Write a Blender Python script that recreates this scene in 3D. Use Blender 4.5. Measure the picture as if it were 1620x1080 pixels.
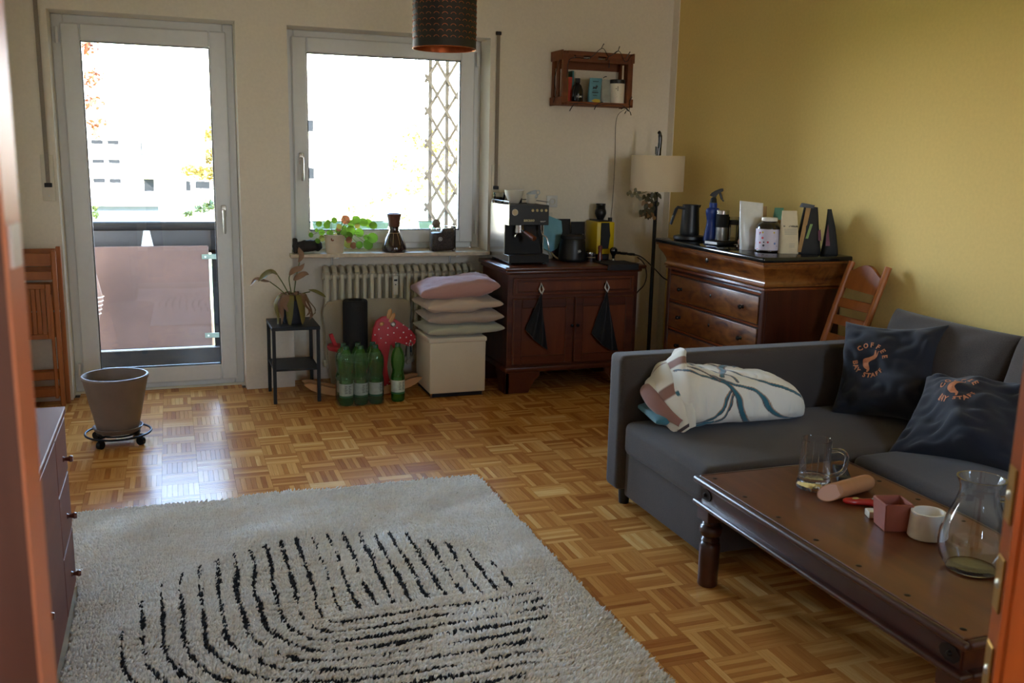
import bpy, bmesh, math, random
import numpy as np
from mathutils import Vector, Matrix

for o in list(bpy.data.objects):
    bpy.data.objects.remove(o, do_unlink=True)
scene = bpy.context.scene
COL = scene.collection
random.seed(7)
RNG = np.random.default_rng(11)
PI = math.pi

# ------------------------------------------------------------------ camera
CAM_H = 1.5
YAW, PITCH, ROLL, FPX = 0.34789, 0.19591, 0.02213, 1492.0
fw = Vector((math.sin(YAW)*math.cos(PITCH), math.cos(YAW)*math.cos(PITCH), -math.sin(PITCH)))
rt = Vector((math.cos(YAW), -math.sin(YAW), 0)); up = rt.cross(fw)
rt, up = rt*math.cos(ROLL)+up*math.sin(ROLL), up*math.cos(ROLL)-rt*math.sin(ROLL)
cd = bpy.data.cameras.new('camera'); cam = bpy.data.objects.new('camera', cd); COL.objects.link(cam)
m = Matrix.Identity(4)
for i in range(3):
    m[i][0] = rt[i]; m[i][1] = up[i]; m[i][2] = -fw[i]
m[2][3] = CAM_H
cam.matrix_world = m
cd.sensor_width = 36; cd.lens = FPX*36/1620; cd.clip_start = 0.02; cd.clip_end = 400
cd.dof.use_dof = True; cd.dof.focus_distance = 5.2; cd.dof.aperture_fstop = 7.5
scene.camera = cam

# ------------------------------------------------------------------ sky, light, exposure
vs = scene.view_settings
vs.view_transform = 'Standard'; vs.look = 'None'; vs.gamma = 1; vs.use_curve_mapping = False
vs.exposure = 0.0
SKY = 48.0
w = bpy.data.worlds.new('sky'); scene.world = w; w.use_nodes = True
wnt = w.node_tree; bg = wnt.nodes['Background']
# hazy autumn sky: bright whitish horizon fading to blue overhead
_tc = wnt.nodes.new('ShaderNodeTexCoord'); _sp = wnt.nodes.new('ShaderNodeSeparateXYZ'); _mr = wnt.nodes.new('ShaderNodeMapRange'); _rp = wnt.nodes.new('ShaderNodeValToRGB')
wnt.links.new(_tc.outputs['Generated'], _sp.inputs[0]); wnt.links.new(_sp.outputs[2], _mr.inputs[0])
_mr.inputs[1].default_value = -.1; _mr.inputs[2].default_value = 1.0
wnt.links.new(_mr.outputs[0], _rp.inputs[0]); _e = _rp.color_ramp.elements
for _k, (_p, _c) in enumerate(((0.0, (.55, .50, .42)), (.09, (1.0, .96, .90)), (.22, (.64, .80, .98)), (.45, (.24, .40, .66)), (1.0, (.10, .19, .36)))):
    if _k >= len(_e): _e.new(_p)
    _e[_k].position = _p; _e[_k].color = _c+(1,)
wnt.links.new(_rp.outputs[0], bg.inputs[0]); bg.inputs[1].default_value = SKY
sd = bpy.data.lights.new('sun', 'SUN'); so = bpy.data.objects.new('sun', sd); COL.objects.link(so)
sd.energy = 90; sd.angle = 0.009; sd.color = (1.0, 0.93, 0.82)
so.rotation_euler = Vector((-0.55, -0.62, 0.56)).to_track_quat('Z', 'Y').to_euler(); so.location = (-20, -30, 40)
def portal(name, loc, rot, sx, sy):
    l = bpy.data.lights.new(name, 'AREA'); l.shape = 'RECTANGLE'; l.size = sx; l.size_y = sy
    l.cycles.is_portal = True
    o = bpy.data.objects.new(name, l); COL.objects.link(o); o.location = loc; o.rotation_euler = rot
portal('door_daylight', (-0.10, 6.34, 1.13), (-PI/2, 0, 0), 1.05, 2.3)
portal('window_daylight', (1.35, 6.34, 1.54), (-PI/2, 0, 0), 1.35, 1.45)
portal('added_hall_portal', (0.3, -2.36, 1.55), (PI/2, 0, 0), .44, .6)  # portal for the hall opening added behind the camera as fill
portal('added_window_portal', (2.60, .20, 1.62), (PI/2, 0, 0), .30, 1.15)  # portal for the added near-wall window
cy = scene.cycles
cy.max_bounces = 10; cy.diffuse_bounces = 6; cy.glossy_bounces = 4; cy.transmission_bounces = 10; cy.transparent_max_bounces = 12
cy.caustics_reflective = False; cy.caustics_refractive = False
cy.sample_clamp_indirect = 6.0

# ------------------------------------------------------------------ materials
def H(s, a=1.0):
    s = s.lstrip('#'); c = [int(s[i:i+2], 16)/255 for i in (0, 2, 4)]
    return tuple((x/12.92 if x <= .04045 else ((x+.055)/1.055)**2.4) for x in c)+(a,)
MATS = {}
def nodemat(name):
    mt = bpy.data.materials.new(name); mt.use_nodes = True
    nt = mt.node_tree; b = nt.nodes['Principled BSDF']; MATS[name] = mt
    return mt, nt, b
def N(nt, t, **kw):
    n = nt.nodes.new(t)
    for k, v in kw.items():
        if k.startswith('i_'): n.inputs[k[2:].replace('_', ' ')].default_value = v
        else: setattr(n, k, v)
    return n
def ramp(nt, fac, stops):
    r = nt.nodes.new('ShaderNodeValToRGB'); nt.links.new(fac, r.inputs[0])
    e = r.color_ramp.elements
    while len(e) < len(stops): e.new(0.5)
    for i, (p, c) in enumerate(stops): e[i].position = p; e[i].color = c
    return r.outputs[0]
def mapped(nt, scale, rot=(0, 0, 0)):
    tc = nt.nodes.new('ShaderNodeTexCoord'); mp = nt.nodes.new('ShaderNodeMapping')
    nt.links.new(tc.outputs['Object'], mp.inputs[0]); mp.inputs['Scale'].default_value = scale; mp.inputs['Rotation'].default_value = rot
    return mp.outputs[0]
def bump(nt, b, h, strength=.3, dist=.002):
    bp = nt.nodes.new('ShaderNodeBump'); bp.inputs['Strength'].default_value = strength; bp.inputs['Distance'].default_value = dist
    nt.links.new(h, bp.inputs['Height']); nt.links.new(bp.outputs[0], b.inputs['Normal'])
def plain(name, col, rough=.5, metal=0., var=.08, vs=30, bmp=0., spec=None, coat=0, sheen=0, trans=0, ior=None, sub=0):
    mt, nt, b = nodemat(name); c = H(col) if isinstance(col, str) else col
    if var or bmp:
        n = N(nt, 'ShaderNodeTexNoise', i_Scale=vs, i_Detail=4.0); nt.links.new(mapped(nt, (1, 1, 1)), n.inputs['Vector'])
        lo = tuple(x*(1-var) for x in c[:3])+(1,); hi = tuple(min(1, x*(1+var)) for x in c[:3])+(1,)
        nt.links.new(ramp(nt, n.outputs[0], [(.3, lo), (.7, hi)]), b.inputs['Base Color'])
        if bmp: bump(nt, b, n.outputs[0], bmp)
    else: b.inputs['Base Color'].default_value = c
    b.inputs['Roughness'].default_value = rough; b.inputs['Metallic'].default_value = metal
    if spec is not None: b.inputs['Specular IOR Level'].default_value = spec
    if coat: b.inputs['Coat Weight'].default_value = coat; b.inputs['Coat Roughness'].default_value = .12
    if sheen: b.inputs['Sheen Weight'].default_value = sheen; b.inputs['Sheen Roughness'].default_value = .5
    if trans: b.inputs['Transmission Weight'].default_value = trans
    if ior: b.inputs['IOR'].default_value = ior
    return mt
def wood(name, stops, axis=0, scale=9, stretch=.08, rough=.4, coat=0, burl=0, bmp=.1, mirror=False):
    mt, nt, b = nodemat(name)
    sc = [1, 1, 1]; sc[axis] = stretch
    n = N(nt, 'ShaderNodeTexNoise', i_Scale=scale*3, i_Detail=6.0, i_Distortion=.6 + burl)
    nt.links.new(mapped(nt, sc), n.inputs['Vector'])
    n2 = N(nt, 'ShaderNodeTexNoise', i_Scale=scale*.35 if not burl else 5.0, i_Detail=3.0, i_Distortion=burl)
    vec2 = mapped(nt, sc if not burl else ((1, 1, 1) if not mirror else (.4, 1.1, 2.6)))
    if mirror:                       # book-matched veneer: mirrored about the middle
        s3 = N(nt, 'ShaderNodeSeparateXYZ'); nt.links.new(vec2, s3.inputs[0]); ab = N(nt, 'ShaderNodeMath', operation='ABSOLUTE'); nt.links.new(s3.outputs[1], ab.inputs[0])
        c3 = N(nt, 'ShaderNodeCombineXYZ'); nt.links.new(s3.outputs[0], c3.inputs[0]); nt.links.new(ab.outputs[0], c3.inputs[1]); nt.links.new(s3.outputs[2], c3.inputs[2]); vec2 = c3.outputs[0]
    nt.links.new(vec2, n2.inputs['Vector'])
    mx = N(nt, 'ShaderNodeMath', operation='MULTIPLY_ADD'); nt.links.new(n2.outputs[0], mx.inputs[0]); mx.inputs[1].default_value = .8 if burl else .5
    h = N(nt, 'ShaderNodeMath', operation='MULTIPLY'); nt.links.new(n.outputs[0], h.inputs[0]); h.inputs[1].default_value = .5
    nt.links.new(h.outputs[0], mx.inputs[2])
    nt.links.new(ramp(nt, mx.outputs[0], [(p, H(c)) for p, c in stops]), b.inputs['Base Color'])
    b.inputs['Roughness'].default_value = rough
    if coat: b.inputs['Coat Weight'].default_value = coat; b.inputs['Coat Roughness'].default_value = .15
    if bmp: bump(nt, b, n.outputs[0], bmp, .001)
    return mt
def fabric(name, col, col2=None, scale=900, rough=.9, bmp=.4, var_scale=8, sheen=.3):
    mt, nt, b = nodemat(name); c = H(col); c2 = H(col2) if col2 else tuple(x*.8 for x in c[:3])+(1,)
    v = mapped(nt, (1, 1, 1))
    n = N(nt, 'ShaderNodeTexNoise', i_Scale=scale*.35, i_Detail=2.0); nt.links.new(v, n.inputs['Vector'])
    n2 = N(nt, 'ShaderNodeTexNoise', i_Scale=var_scale, i_Detail=3.0); nt.links.new(v, n2.inputs['Vector'])
    a = N(nt, 'ShaderNodeMath', operation='MULTIPLY_ADD'); nt.links.new(n.outputs[0], a.inputs[0]); a.inputs[1].default_value = .75
    h = N(nt, 'ShaderNodeMath', operation='MULTIPLY'); nt.links.new(n2.outputs[0], h.inputs[0]); h.inputs[1].default_value = .25
    nt.links.new(h.outputs[0], a.inputs[2])
    nt.links.new(ramp(nt, a.outputs[0], [(.32, c2), (.68, c)]), b.inputs['Base Color'])
    b.inputs['Roughness'].default_value = rough; b.inputs['Sheen Weight'].default_value = sheen
    bump(nt, b, n.outputs[0], bmp, .001)
    return mt
def attrmat(name, rough=.8, sheen=.2, bmp=.15, bs=300, coat=0, sub=0):
    mt, nt, b = nodemat(name)
    a = N(nt, 'ShaderNodeAttribute', attribute_name='tint'); nt.links.new(a.outputs['Color'], b.inputs['Base Color'])
    b.inputs['Roughness'].default_value = rough; b.inputs['Sheen Weight'].default_value = sheen
    if bmp:
        n = N(nt, 'ShaderNodeTexNoise', i_Scale=bs, i_Detail=2.0); nt.links.new(mapped(nt, (1, 1, 1)), n.inputs['Vector']); bump(nt, b, n.outputs[0], bmp, .001)
    return mt
def pane(name, tint=(1, 1, 1, 1), refl=1.0, body=None, bf=0.):
    mt, nt, b = nodemat(name); nt.nodes.remove(b)
    t = N(nt, 'ShaderNodeBsdfTransparent'); t.inputs[0].default_value = tint
    g = N(nt, 'ShaderNodeBsdfGlossy'); g.inputs['Roughness'].default_value = 0.02
    f = N(nt, 'ShaderNodeFresnel'); f.inputs['IOR'].default_value = 1.45
    k = N(nt, 'ShaderNodeMath', operation='MULTIPLY'); nt.links.new(f.outputs[0], k.inputs[0]); k.inputs[1].default_value = refl
    mx = N(nt, 'ShaderNodeMixShader'); nt.links.new(k.outputs[0], mx.inputs[0]); nt.links.new(t.outputs[0], mx.inputs[1]); nt.links.new(g.outputs[0], mx.inputs[2])
    out = mx.outputs[0]
    if body:
        df_ = N(nt, 'ShaderNodeBsdfTranslucent'); df_.inputs[0].default_value = H(body); d2 = N(nt, 'ShaderNodeBsdfDiffuse'); d2.inputs[0].default_value = H(body)
        m3 = N(nt, 'ShaderNodeMixShader'); m3.inputs[0].default_value = .5; nt.links.new(df_.outputs[0], m3.inputs[1]); nt.links.new(d2.outputs[0], m3.inputs[2])
        m2 = N(nt, 'ShaderNodeMixShader'); m2.inputs[0].default_value = bf; nt.links.new(out, m2.inputs[1]); nt.links.new(m3.outputs[0], m2.inputs[2]); out = m2.outputs[0]
    nt.links.new(out, nt.nodes['Material Output'].inputs[0])
    return mt
def leafmat(name, col, col2, trans=.4):
    mt, nt, b = nodemat(name)
    g = N(nt, 'ShaderNodeNewGeometry')
    r = ramp(nt, g.outputs['Random Per Island'], [(.1, H(col)), (.9, H(col2))]); nt.links.new(r, b.inputs['Base Color']); b.inputs['Roughness'].default_value = .5
    t = N(nt, 'ShaderNodeBsdfTranslucent'); nt.links.new(r, t.inputs[0])
    mx = N(nt, 'ShaderNodeMixShader'); mx.inputs[0].default_value = trans
    nt.links.new(b.outputs[0], mx.inputs[1]); nt.links.new(t.outputs[0], mx.inputs[2]); nt.links.new(mx.outputs[0], nt.nodes['Material Output'].inputs[0])
    return mt

# ------------------------------------------------------------------ mesh helpers
class MB:
    def __init__(s): s.bm = bmesh.new(); s.tints = None
    def box(s, x0, x1, y0, y1, z0, z1, bev=0., seg=1, M=None):
        vs = bmesh.ops.create_cube(s.bm, size=1)['verts']
        for v in vs:
            v.co = Vector((x0+(v.co.x+.5)*(x1-x0), y0+(v.co.y+.5)*(y1-y0), z0+(v.co.z+.5)*(z1-z0)))
        if bev:
            es = list({e for v in vs for e in v.link_edges})
            r = bmesh.ops.bevel(s.bm, geom=es, offset=bev, segments=seg, affect='EDGES', profile=.5, clamp_overlap=True)
            vs = list({v for f in r['faces'] for v in f.verts} | {v for v in vs if v.is_valid})
        if M is not None:
            for v in vs: v.co = M @ v.co
        return s
    def cyl(s, p0, p1, r0, r1=None, n=16, caps=True):
        r1 = r0 if r1 is None else r1
        p0, p1 = Vector(p0), Vector(p1); d = (p1-p0).normalized()
        a = d.orthogonal().normalized(); b = d.cross(a)
        A = [s.bm.verts.new(p0+(a*math.cos(t)+b*math.sin(t))*r0) for t in [2*PI*i/n for i in range(n)]]
        B = [s.bm.verts.new(p1+(a*math.cos(t)+b*math.sin(t))*r1) for t in [2*PI*i/n for i in range(n)]]
        for i in range(n): s.bm.faces.new((A[i], A[(i+1) % n], B[(i+1) % n], B[i]))
        if caps: s.bm.faces.new(A[::-1]); s.bm.faces.new(B)
        return s
    def lathe(s, prof, c=(0, 0, 0), n=28, M=None, sx=1., sy=1.):
        rings = []
        for r, z in prof:
            if r < 1e-5: rings.append([s.bm.verts.new((c[0], c[1], c[2]+z))])
            else: rings.append([s.bm.verts.new((c[0]+r*sx*math.cos(2*PI*i/n), c[1]+r*sy*math.sin(2*PI*i/n), c[2]+z)) for i in range(n)])
        for A, B in zip(rings, rings[1:]):
            if len(A) == 1 and len(B) == 1: continue
            for i in range(n):
                j = (i+1) % n
                if len(A) == 1: s.bm.faces.new((A[0], B[j], B[i]))
                elif len(B) == 1: s.bm.faces.new((A[i], A[j], B[0]))
                else: s.bm.faces.new((A[i], A[j], B[j], B[i]))
        if M is not None:
            for R in rings:
                for v in R: v.co = M @ v.co
        return s
    def tube(s, pts, r, n=8, closed=False, flat=1.):
        pts = [Vector(p) for p in pts]; k = len(pts)
        rs = r if isinstance(r, (list, tuple)) else [r]*k
        rings = []; a = None
        for i, p in enumerate(pts):
            q0 = pts[(i-1) % k] if (closed or i > 0) else p; q1 = pts[(i+1) % k] if (closed or i < k-1) else p
            d = (q1-q0).normalized()
            if a is None: a = d.orthogonal().normalized()
            a = (a-d*a.dot(d))
            a = a.normalized() if a.length > 1e-6 else d.orthogonal().normalized()
            b = d.cross(a)
            rings.append([s.bm.verts.new(p+(a*math.cos(2*PI*j/n)+b*math.sin(2*PI*j/n)*flat)*rs[i]) for j in range(n)])
        for i in range(k if closed else k-1):
            A, B = rings[i], rings[(i+1) % k]
            for j in range(n): s.bm.faces.new((A[j], A[(j+1) % n], B[(j+1) % n], B[j]))
        if not closed: s.bm.faces.new(rings[0][::-1]); s.bm.faces.new(rings[-1])
        return s
    def prism(s, poly, f0, f1, bev=0., seg=1):
        """poly: 2D points; f0, f1 map a 2D point to the front and the back 3D point"""
        A = [s.bm.verts.new(f0(*p)) for p in poly]; B = [s.bm.verts.new(f1(*p)) for p in poly]; n = len(poly)
        fa = s.bm.faces.new(A); fb = s.bm.faces.new(B[::-1])
        for i in range(n): s.bm.faces.new((A[(i+1) % n], A[i], B[i], B[(i+1) % n]))
        if bev:
            es = [e for e in set(fa.edges) | set(fb.edges)]
            bmesh.ops.bevel(s.bm, geom=es, offset=bev, segments=seg, affect='EDGES', profile=.5, clamp_overlap=True)
        return s
    def grid(s, P, wrapu=False, wrapv=False):
        nu, nv = P.shape[0], P.shape[1]
        V = [[s.bm.verts.new(P[i, j]) for j in range(nv)] for i in range(nu)]
        for i in range(nu if wrapu else nu-1):
            for j in range(nv if wrapv else nv-1):
                s.bm.faces.new((V[i][j], V[(i+1) % nu][j], V[(i+1) % nu][(j+1) % nv], V[i][(j+1) % nv]))
        return s
    def quad(s, a, b, c, d): s.bm.faces.new([s.bm.verts.new(x) for x in (a, b, c, d)]); return s
    def poly(s, pts): s.bm.faces.new([s.bm.verts.new(p) for p in pts]); return s
    def xf(s, M):
        for v in s.bm.verts: v.co = M @ v.co
        return s
    def mesh(s, name, off=Vector((0, 0, 0)), smooth=True, ang=35):
        bm = s.bm
        if off.length: bmesh.ops.translate(bm, verts=bm.verts, vec=-off)
        bmesh.ops.recalc_face_normals(bm, faces=bm.faces)
        if smooth:
            lim = math.radians(ang)
            for f in bm.faces: f.smooth = True
            for e in bm.edges:
                if len(e.link_faces) == 2 and e.calc_face_angle(0) > lim: e.smooth = False
        me = bpy.data.meshes.new(name); bm.to_mesh(me); bm.free()
        return me
    def build(s, name, mat, parent=None, label=None, cat=None, group=None, kind=None, smooth=True, ang=35, local=False, origin=None):
        mt = MATS[mat] if isinstance(mat, str) else mat
        if parent is not None:
            off = Vector((0, 0, 0)) if local else worldloc(parent)
        elif origin is not None: off = Vector(origin)
        else:
            co = [v.co for v in s.bm.verts]
            off = Vector(((min(c.x for c in co)+max(c.x for c in co))/2, (min(c.y for c in co)+max(c.y for c in co))/2, min(c.z for c in co)))
        me = s.mesh(name, off, smooth, ang); me.materials.append(mt)
        return link(name, me, parent, off, label, cat, group, kind)
def worldloc(o):
    v = Vector(o.location)
    while o.parent is not None: o = o.parent; v += Vector(o.location)
    return v
def link(name, me, parent=None, off=(0, 0, 0), label=None, cat=None, group=None, kind=None):
    o = bpy.data.objects.new(name, me); COL.objects.link(o)
    if parent is not None: o.parent = parent
    else: o.location = off
    props(o, label, cat, group, kind)
    return o
def props(o, label=None, cat=None, group=None, kind=None):
    for k, v in (('label', label), ('category', cat), ('group', group), ('kind', kind)):
        if v: o[k] = v
def thing(name, label, cat, loc, rotz=0., group=None, rot=None):
    o = bpy.data.objects.new(name, None); COL.objects.link(o); o.empty_display_size = .05
    o.location = loc; o.rotation_euler = rot if rot is not None else (0, 0, rotz); props(o, label, cat, group)
    return o
def copy_tree(o, loc=None, rotz=None, label=None, parent=None):
    c = o.copy(); COL.objects.link(c)
    if parent is not None: c.parent = parent
    if loc is not None: c.location = loc
    if rotz is not None: c.rotation_euler = (0, 0, rotz)
    if label: c['label'] = label
    for ch in list(o.children): copy_tree(ch, parent=c)
    return c
def npmesh(name, V, F, mat, parent=None, off=(0, 0, 0), tint=None, smooth=True, **kw):
    me = bpy.data.meshes.new(name); V = np.asarray(V, np.float32)
    if parent is not None: V = V-np.array(worldloc(parent), np.float32)
    else: V = V-np.array(off, np.float32)
    F = np.asarray(F, np.int32); n, k = F.shape
    me.vertices.add(len(V)); me.vertices.foreach_set('co', V.ravel())
    me.loops.add(n*k); me.loops.foreach_set('vertex_index', F.ravel())
    me.polygons.add(n); me.polygons.foreach_set('loop_start', np.arange(0, n*k, k, dtype=np.int32))
    me.polygons.foreach_set('use_smooth', np.full(n, smooth))
    me.update(calc_edges=True)
    if tint is not None:
        a = me.attributes.new('tint', 'FLOAT_COLOR', 'POINT'); t = np.ones((len(V), 4), np.float32); t[:, :3] = tint
        a.data.foreach_set('color', t.ravel())
    me.materials.append(MATS[mat] if isinstance(mat, str) else mat)
    return link(name, me, parent, off, **kw)
def gridfaces(nu, nv, wrapu=False, base=0):
    i = np.arange(nu if wrapu else nu-1)[:, None]; j = np.arange(nv-1)[None, :]
    a = i*nv+j; b = ((i+1) % nu)*nv+j
    return np.stack([a, b, b+1, a+1], -1).reshape(-1, 4)+base
class SN:
    """sum-of-sines noise over numpy points"""
    def __init__(s, seed, scale, dim=3, k=14):
        g = np.random.default_rng(seed); s.K = g.normal(size=(k, dim))*scale; s.p = g.uniform(0, 6.28, k); s.k = k
    def __call__(s, P): return np.sin(P @ s.K.T+s.p).sum(-1)/math.sqrt(s.k)
_txt = {}
def text2d(body, size=1.0, align='CENTER', bold=0.0):
    c = bpy.data.curves.new('lettering', 'FONT'); c.body = body; c.size = size; c.align_x = align; c.align_y = 'CENTER'; c.resolution_u = 2
    c.offset = bold
    o = bpy.data.objects.new('lettering', c); COL.objects.link(o)
    dg = bpy.context.evaluated_depsgraph_get(); me = bpy.data.meshes.new_from_object(o.evaluated_get(dg))
    V = [tuple(v.co[:2]) for v in me.vertices]; F = [tuple(p.vertices) for p in me.polygons]
    bpy.data.objects.remove(o); bpy.data.curves.remove(c); bpy.data.meshes.remove(me)
    return V, F
def add_text(mb, body, size, fmap, bold=0.0, align='CENTER'):
    V, F = text2d(body, size, align, bold)
    vs = [mb.bm.verts.new(fmap(x, y)) for x, y in V]
    for f in F:
        try: mb.bm.faces.new([vs[i] for i in f])
        except ValueError: pass
    return mb
def bez(pts, n=24):
    """catmull-rom through points"""
    P = [Vector(p) for p in pts]; P = [P[0]*2-P[1]]+P+[P[-1]*2-P[-2]]; out = []
    for i in range(1, len(P)-2):
        for k in range(n):
            t = k/n
            out.append(.5*((2*P[i])+(P[i+1]-P[i-1])*t+(2*P[i-1]-5*P[i]+4*P[i+1]-P[i+2])*t*t+(3*P[i]-P[i-1]-3*P[i+1]+P[i+2])*t**3))
    out.append(P[-2]); return out
def frame_M(o, xa, ya, za):
    M = Matrix.Identity(4)
    for i in range(3): M[i][0] = xa[i]; M[i][1] = ya[i]; M[i][2] = za[i]; M[i][3] = o[i]
    return M
# ------------------------------------------------------------------ room shell
plain('wall_white', '#e7dfd1', .9, var=.03, vs=60, bmp=.12)
plain('wall_yellow', '#e2c67c', .9, var=.03, vs=60, bmp=.12)
plain('ceiling_white', '#f2eee6', .95, var=.02)
plain('frame_white', '#dfe2e6', .35, var=.02)
plain('outer_render', '#cfcabd', .9, var=.06)
plain('metal_satin', '#c9c9c6', .3, 1.0, var=0)
plain('rubber_black', '#15151a', .6, var=0)
pane('window_glass', (1, 1, 1, 1), .9)
plain('sill_stone', '#c9b89e', .35, var=.15, vs=40)
plain('strap_grey', '#8d8378', .9, var=.1, vs=200)
plain('plate_cream', '#d5cebd', .4, var=.02); plain('white_paint', '#d8d8d8', .4, var=0)
plain('radiator_cream', '#cfc7b0', .35, var=.03)
CEIL = 2.62
XL, XR, YB = -0.90, 3.32, 6.03

def struct(name, mb, mat, parent=None, label=None, **kw):
    return mb.build(name, mat, parent, label=label, kind='structure', ang=25, **kw)

# floor: slab with parquet blocks laid in a basket weave
slab = MB().box(-1.25, 3.45, -2.45, 6.25, -.12, -.008); floor = struct('floor', slab, plain('floor_slab', '#4a3018', .8), label='oak mosaic parquet floor in a basket weave pattern', origin=(0, 0, -.008))
def parquet_mat():
    mt, nt, b = nodemat('parquet_oak')
    g = N(nt, 'ShaderNodeNewGeometry'); oi = N(nt, 'ShaderNodeObjectInfo')
    cb = N(nt, 'ShaderNodeCombineXYZ'); nt.links.new(g.outputs['Random Per Island'], cb.inputs[0]); nt.links.new(oi.outputs['Random'], cb.inputs[1])
    wn = N(nt, 'ShaderNodeTexWhiteNoise', noise_dimensions='3D'); nt.links.new(cb.outputs[0], wn.inputs['Vector'])
    at = N(nt, 'ShaderNodeAttribute', attribute_name='grain')
    ad = N(nt, 'ShaderNodeVectorMath', operation='ADD'); nt.links.new(at.outputs['Vector'], ad.inputs[0])
    sc = N(nt, 'ShaderNodeVectorMath', operation='SCALE'); nt.links.new(wn.outputs['Color'], sc.inputs[0]); sc.inputs['Scale'].default_value = 40
    nt.links.new(sc.outputs[0], ad.inputs[1])
    n = N(nt, 'ShaderNodeTexNoise', i_Scale=1.0, i_Detail=5.0, i_Distortion=.5); nt.links.new(ad.outputs[0], n.inputs['Vector'])
    # block tone + slat tone + grain
    bt = N(nt, 'ShaderNodeTexWhiteNoise', noise_dimensions='1D'); nt.links.new(oi.outputs['Random'], bt.inputs['W'])
    def lin(sock, k, prev=None):
        mm = N(nt, 'ShaderNodeMath', operation='MULTIPLY_ADD'); nt.links.new(sock, mm.inputs[0]); mm.inputs[1].default_value = k
        if prev is None: mm.inputs[2].default_value = 0
        else: nt.links.new(prev, mm.inputs[2])
        return mm.outputs[0]
    v = lin(wn.outputs['Value'], .42); v = lin(bt.outputs['Value'], .22, v); v = lin(n.outputs[0], .36, v)
    col = ramp(nt, v, [(.12, H('#935426')), (.42, H('#b97a3c')), (.66, H('#d59b54')), (.92, H('#eec684'))])
    nt.links.new(col, b.inputs['Base Color'])
    n2 = N(nt, 'ShaderNodeTexNoise', i_Scale=3.0, i_Detail=3.0); tc = N(nt, 'ShaderNodeTexCoord'); nt.links.new(g.outputs['Position'], n2.inputs['Vector'])
    rr = N(nt, 'ShaderNodeMapRange'); nt.links.new(n2.outputs[0], rr.inputs[0]); rr.inputs[3].default_value = .17; rr.inputs[4].default_value = .30
    nt.links.new(rr.outputs[0], b.inputs['Roughness'])
    b.inputs['Specular IOR Level'].default_value = .06
    bump(nt, b, n.outputs[0], .08, .001)
parquet_mat()
BS = 0.15855; NS = 7
def block_geo():
    """one block of slats running along x, centred on the origin"""
    V, F, G = [], [], []
    wS = BS/NS; hb = BS/2; c = .0005
    for k in range(NS):
        y0 = -hb+k*wS; y1 = y0+wS; b = len(V)
        for (x, y, z) in ((-hb, y0, -.003), (hb, y0, -.003), (hb, y1, -.003), (-hb, y1, -.003), (-hb+c, y0+c, 0), (hb-c, y0+c, 0), (hb-c, y1-c, 0), (-hb+c, y1-c, 0)):
            V.append((x, y, z)); G.append((x*9, y*220, k*3.1))
        F += [(b+4, b+5, b+6, b+7), (b, b+1, b+5, b+4), (b+1, b+2, b+6, b+5), (b+2, b+3, b+7, b+6), (b+3, b, b+4, b+7)]
    return np.array(V), np.array(F), np.array(G)
bV, bF, bG = block_geo()
def block_mesh(name, V, F, G):
    me = bpy.data.meshes.new(name); me.from_pydata(V.tolist(), [], F.tolist()); me.update()
    a = me.attributes.new('grain', 'FLOAT_VECTOR', 'POINT'); a.data.foreach_set('vector', G.astype(np.float32).ravel())
    me.materials.append(MATS['parquet_oak']); return me
bme = block_mesh('parquet_block', bV, bF, bG)
cells = []
for i in range(-18, 12):
    for j in range(-30, 26):
        x = 1.65+(i+.5)*BS; y = 2.27+(j+.5)*BS
        if y < -2.2 or y > 6.19 or x < -1.05 or x > 3.36: continue
        if y > 6.06 and not (-.55 < x < .37 or .75 < x < 1.95): continue
        d = Vector((x, y, -CAM_H)); zc = d.dot(fw); vis = False
        if zc > .3:
            px = 810+FPX*d.dot(rt)/zc; py = 540-FPX*d.dot(up)/zc
            vis = 20 < px < 1600 and 560 < py < 1110
        if -.36 < x < 1.22 and y < 3.98: vis = False
        if x < -.42 and y < 3.3: vis = False
        if 1.85 < x and 2.95 < y < 3.9: vis = False
        if x > 2.45 and y < 3.9: vis = False
        if x > 2.0 and y > 5.6: vis = False
        cells.append((0 if vis else 1, zc if vis else 99, x, y, (i+j) % 2))
cells.sort()
rV, rF, rG = [], [], []; nb = 0
for k, (hid, zc, x, y, par) in enumerate(cells):
    if k < 300:
        o = bpy.data.objects.new('parquet_block', bme); COL.objects.link(o); o.parent = floor
        o.location = (x, y, .008); o.rotation_euler = (0, 0, PI/2 if par else 0)
    else:
        V = bV.copy()
        if par: V = np.stack([-V[:, 1], V[:, 0], V[:, 2]], 1)
        rV.append(V+[x, y, .008]); rF.append(bF+nb); rG.append(bG+[x*31, y*17, 0]); nb += len(V)
ro = link('parquet_blocks_remaining', block_mesh('parquet_blocks_remaining', np.concatenate(rV), np.concatenate(rF), np.concatenate(rG)), floor, kind='stuff')

# walls
DX0, DX1, DZ = -.60, .405, 2.235
WX0, WX1, WZ0, WZ1 = .705, 1.995, .862, 2.23
wb = MB()
wb.box(XL-.2, DX0, YB, 6.32, -.1, CEIL).box(DX0, DX1, YB, 6.32, DZ, CEIL).box(DX1, WX0, YB, 6.32, -.1, CEIL)
wb.box(WX0, WX1, YB, 6.32, WZ1, CEIL).box(WX0, WX1, 6.20, 6.32, -.1, .845).box(WX1, XR+.2, YB, 6.32, -.1, CEIL)
struct('wall_back', wb, 'wall_white', label='off white window wall with balcony door and radiator niche')
struct('wall_right', MB().box(XR, XR+.2, .60, YB, -.1, CEIL), 'wall_yellow', label='mustard yellow painted wall')
struct('trim_1', MB().box(XR-.006, XR+.001, 5.95, YB, 0, CEIL), 'wall_white', label='unpainted white strip down the corner of the yellow wall')
wl_ = MB().box(XL-.2, XL, .60, YB, -.1, CEIL)
struct('wall_left', wl_, 'wall_white', label='off white left wall behind the low chest')
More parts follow.
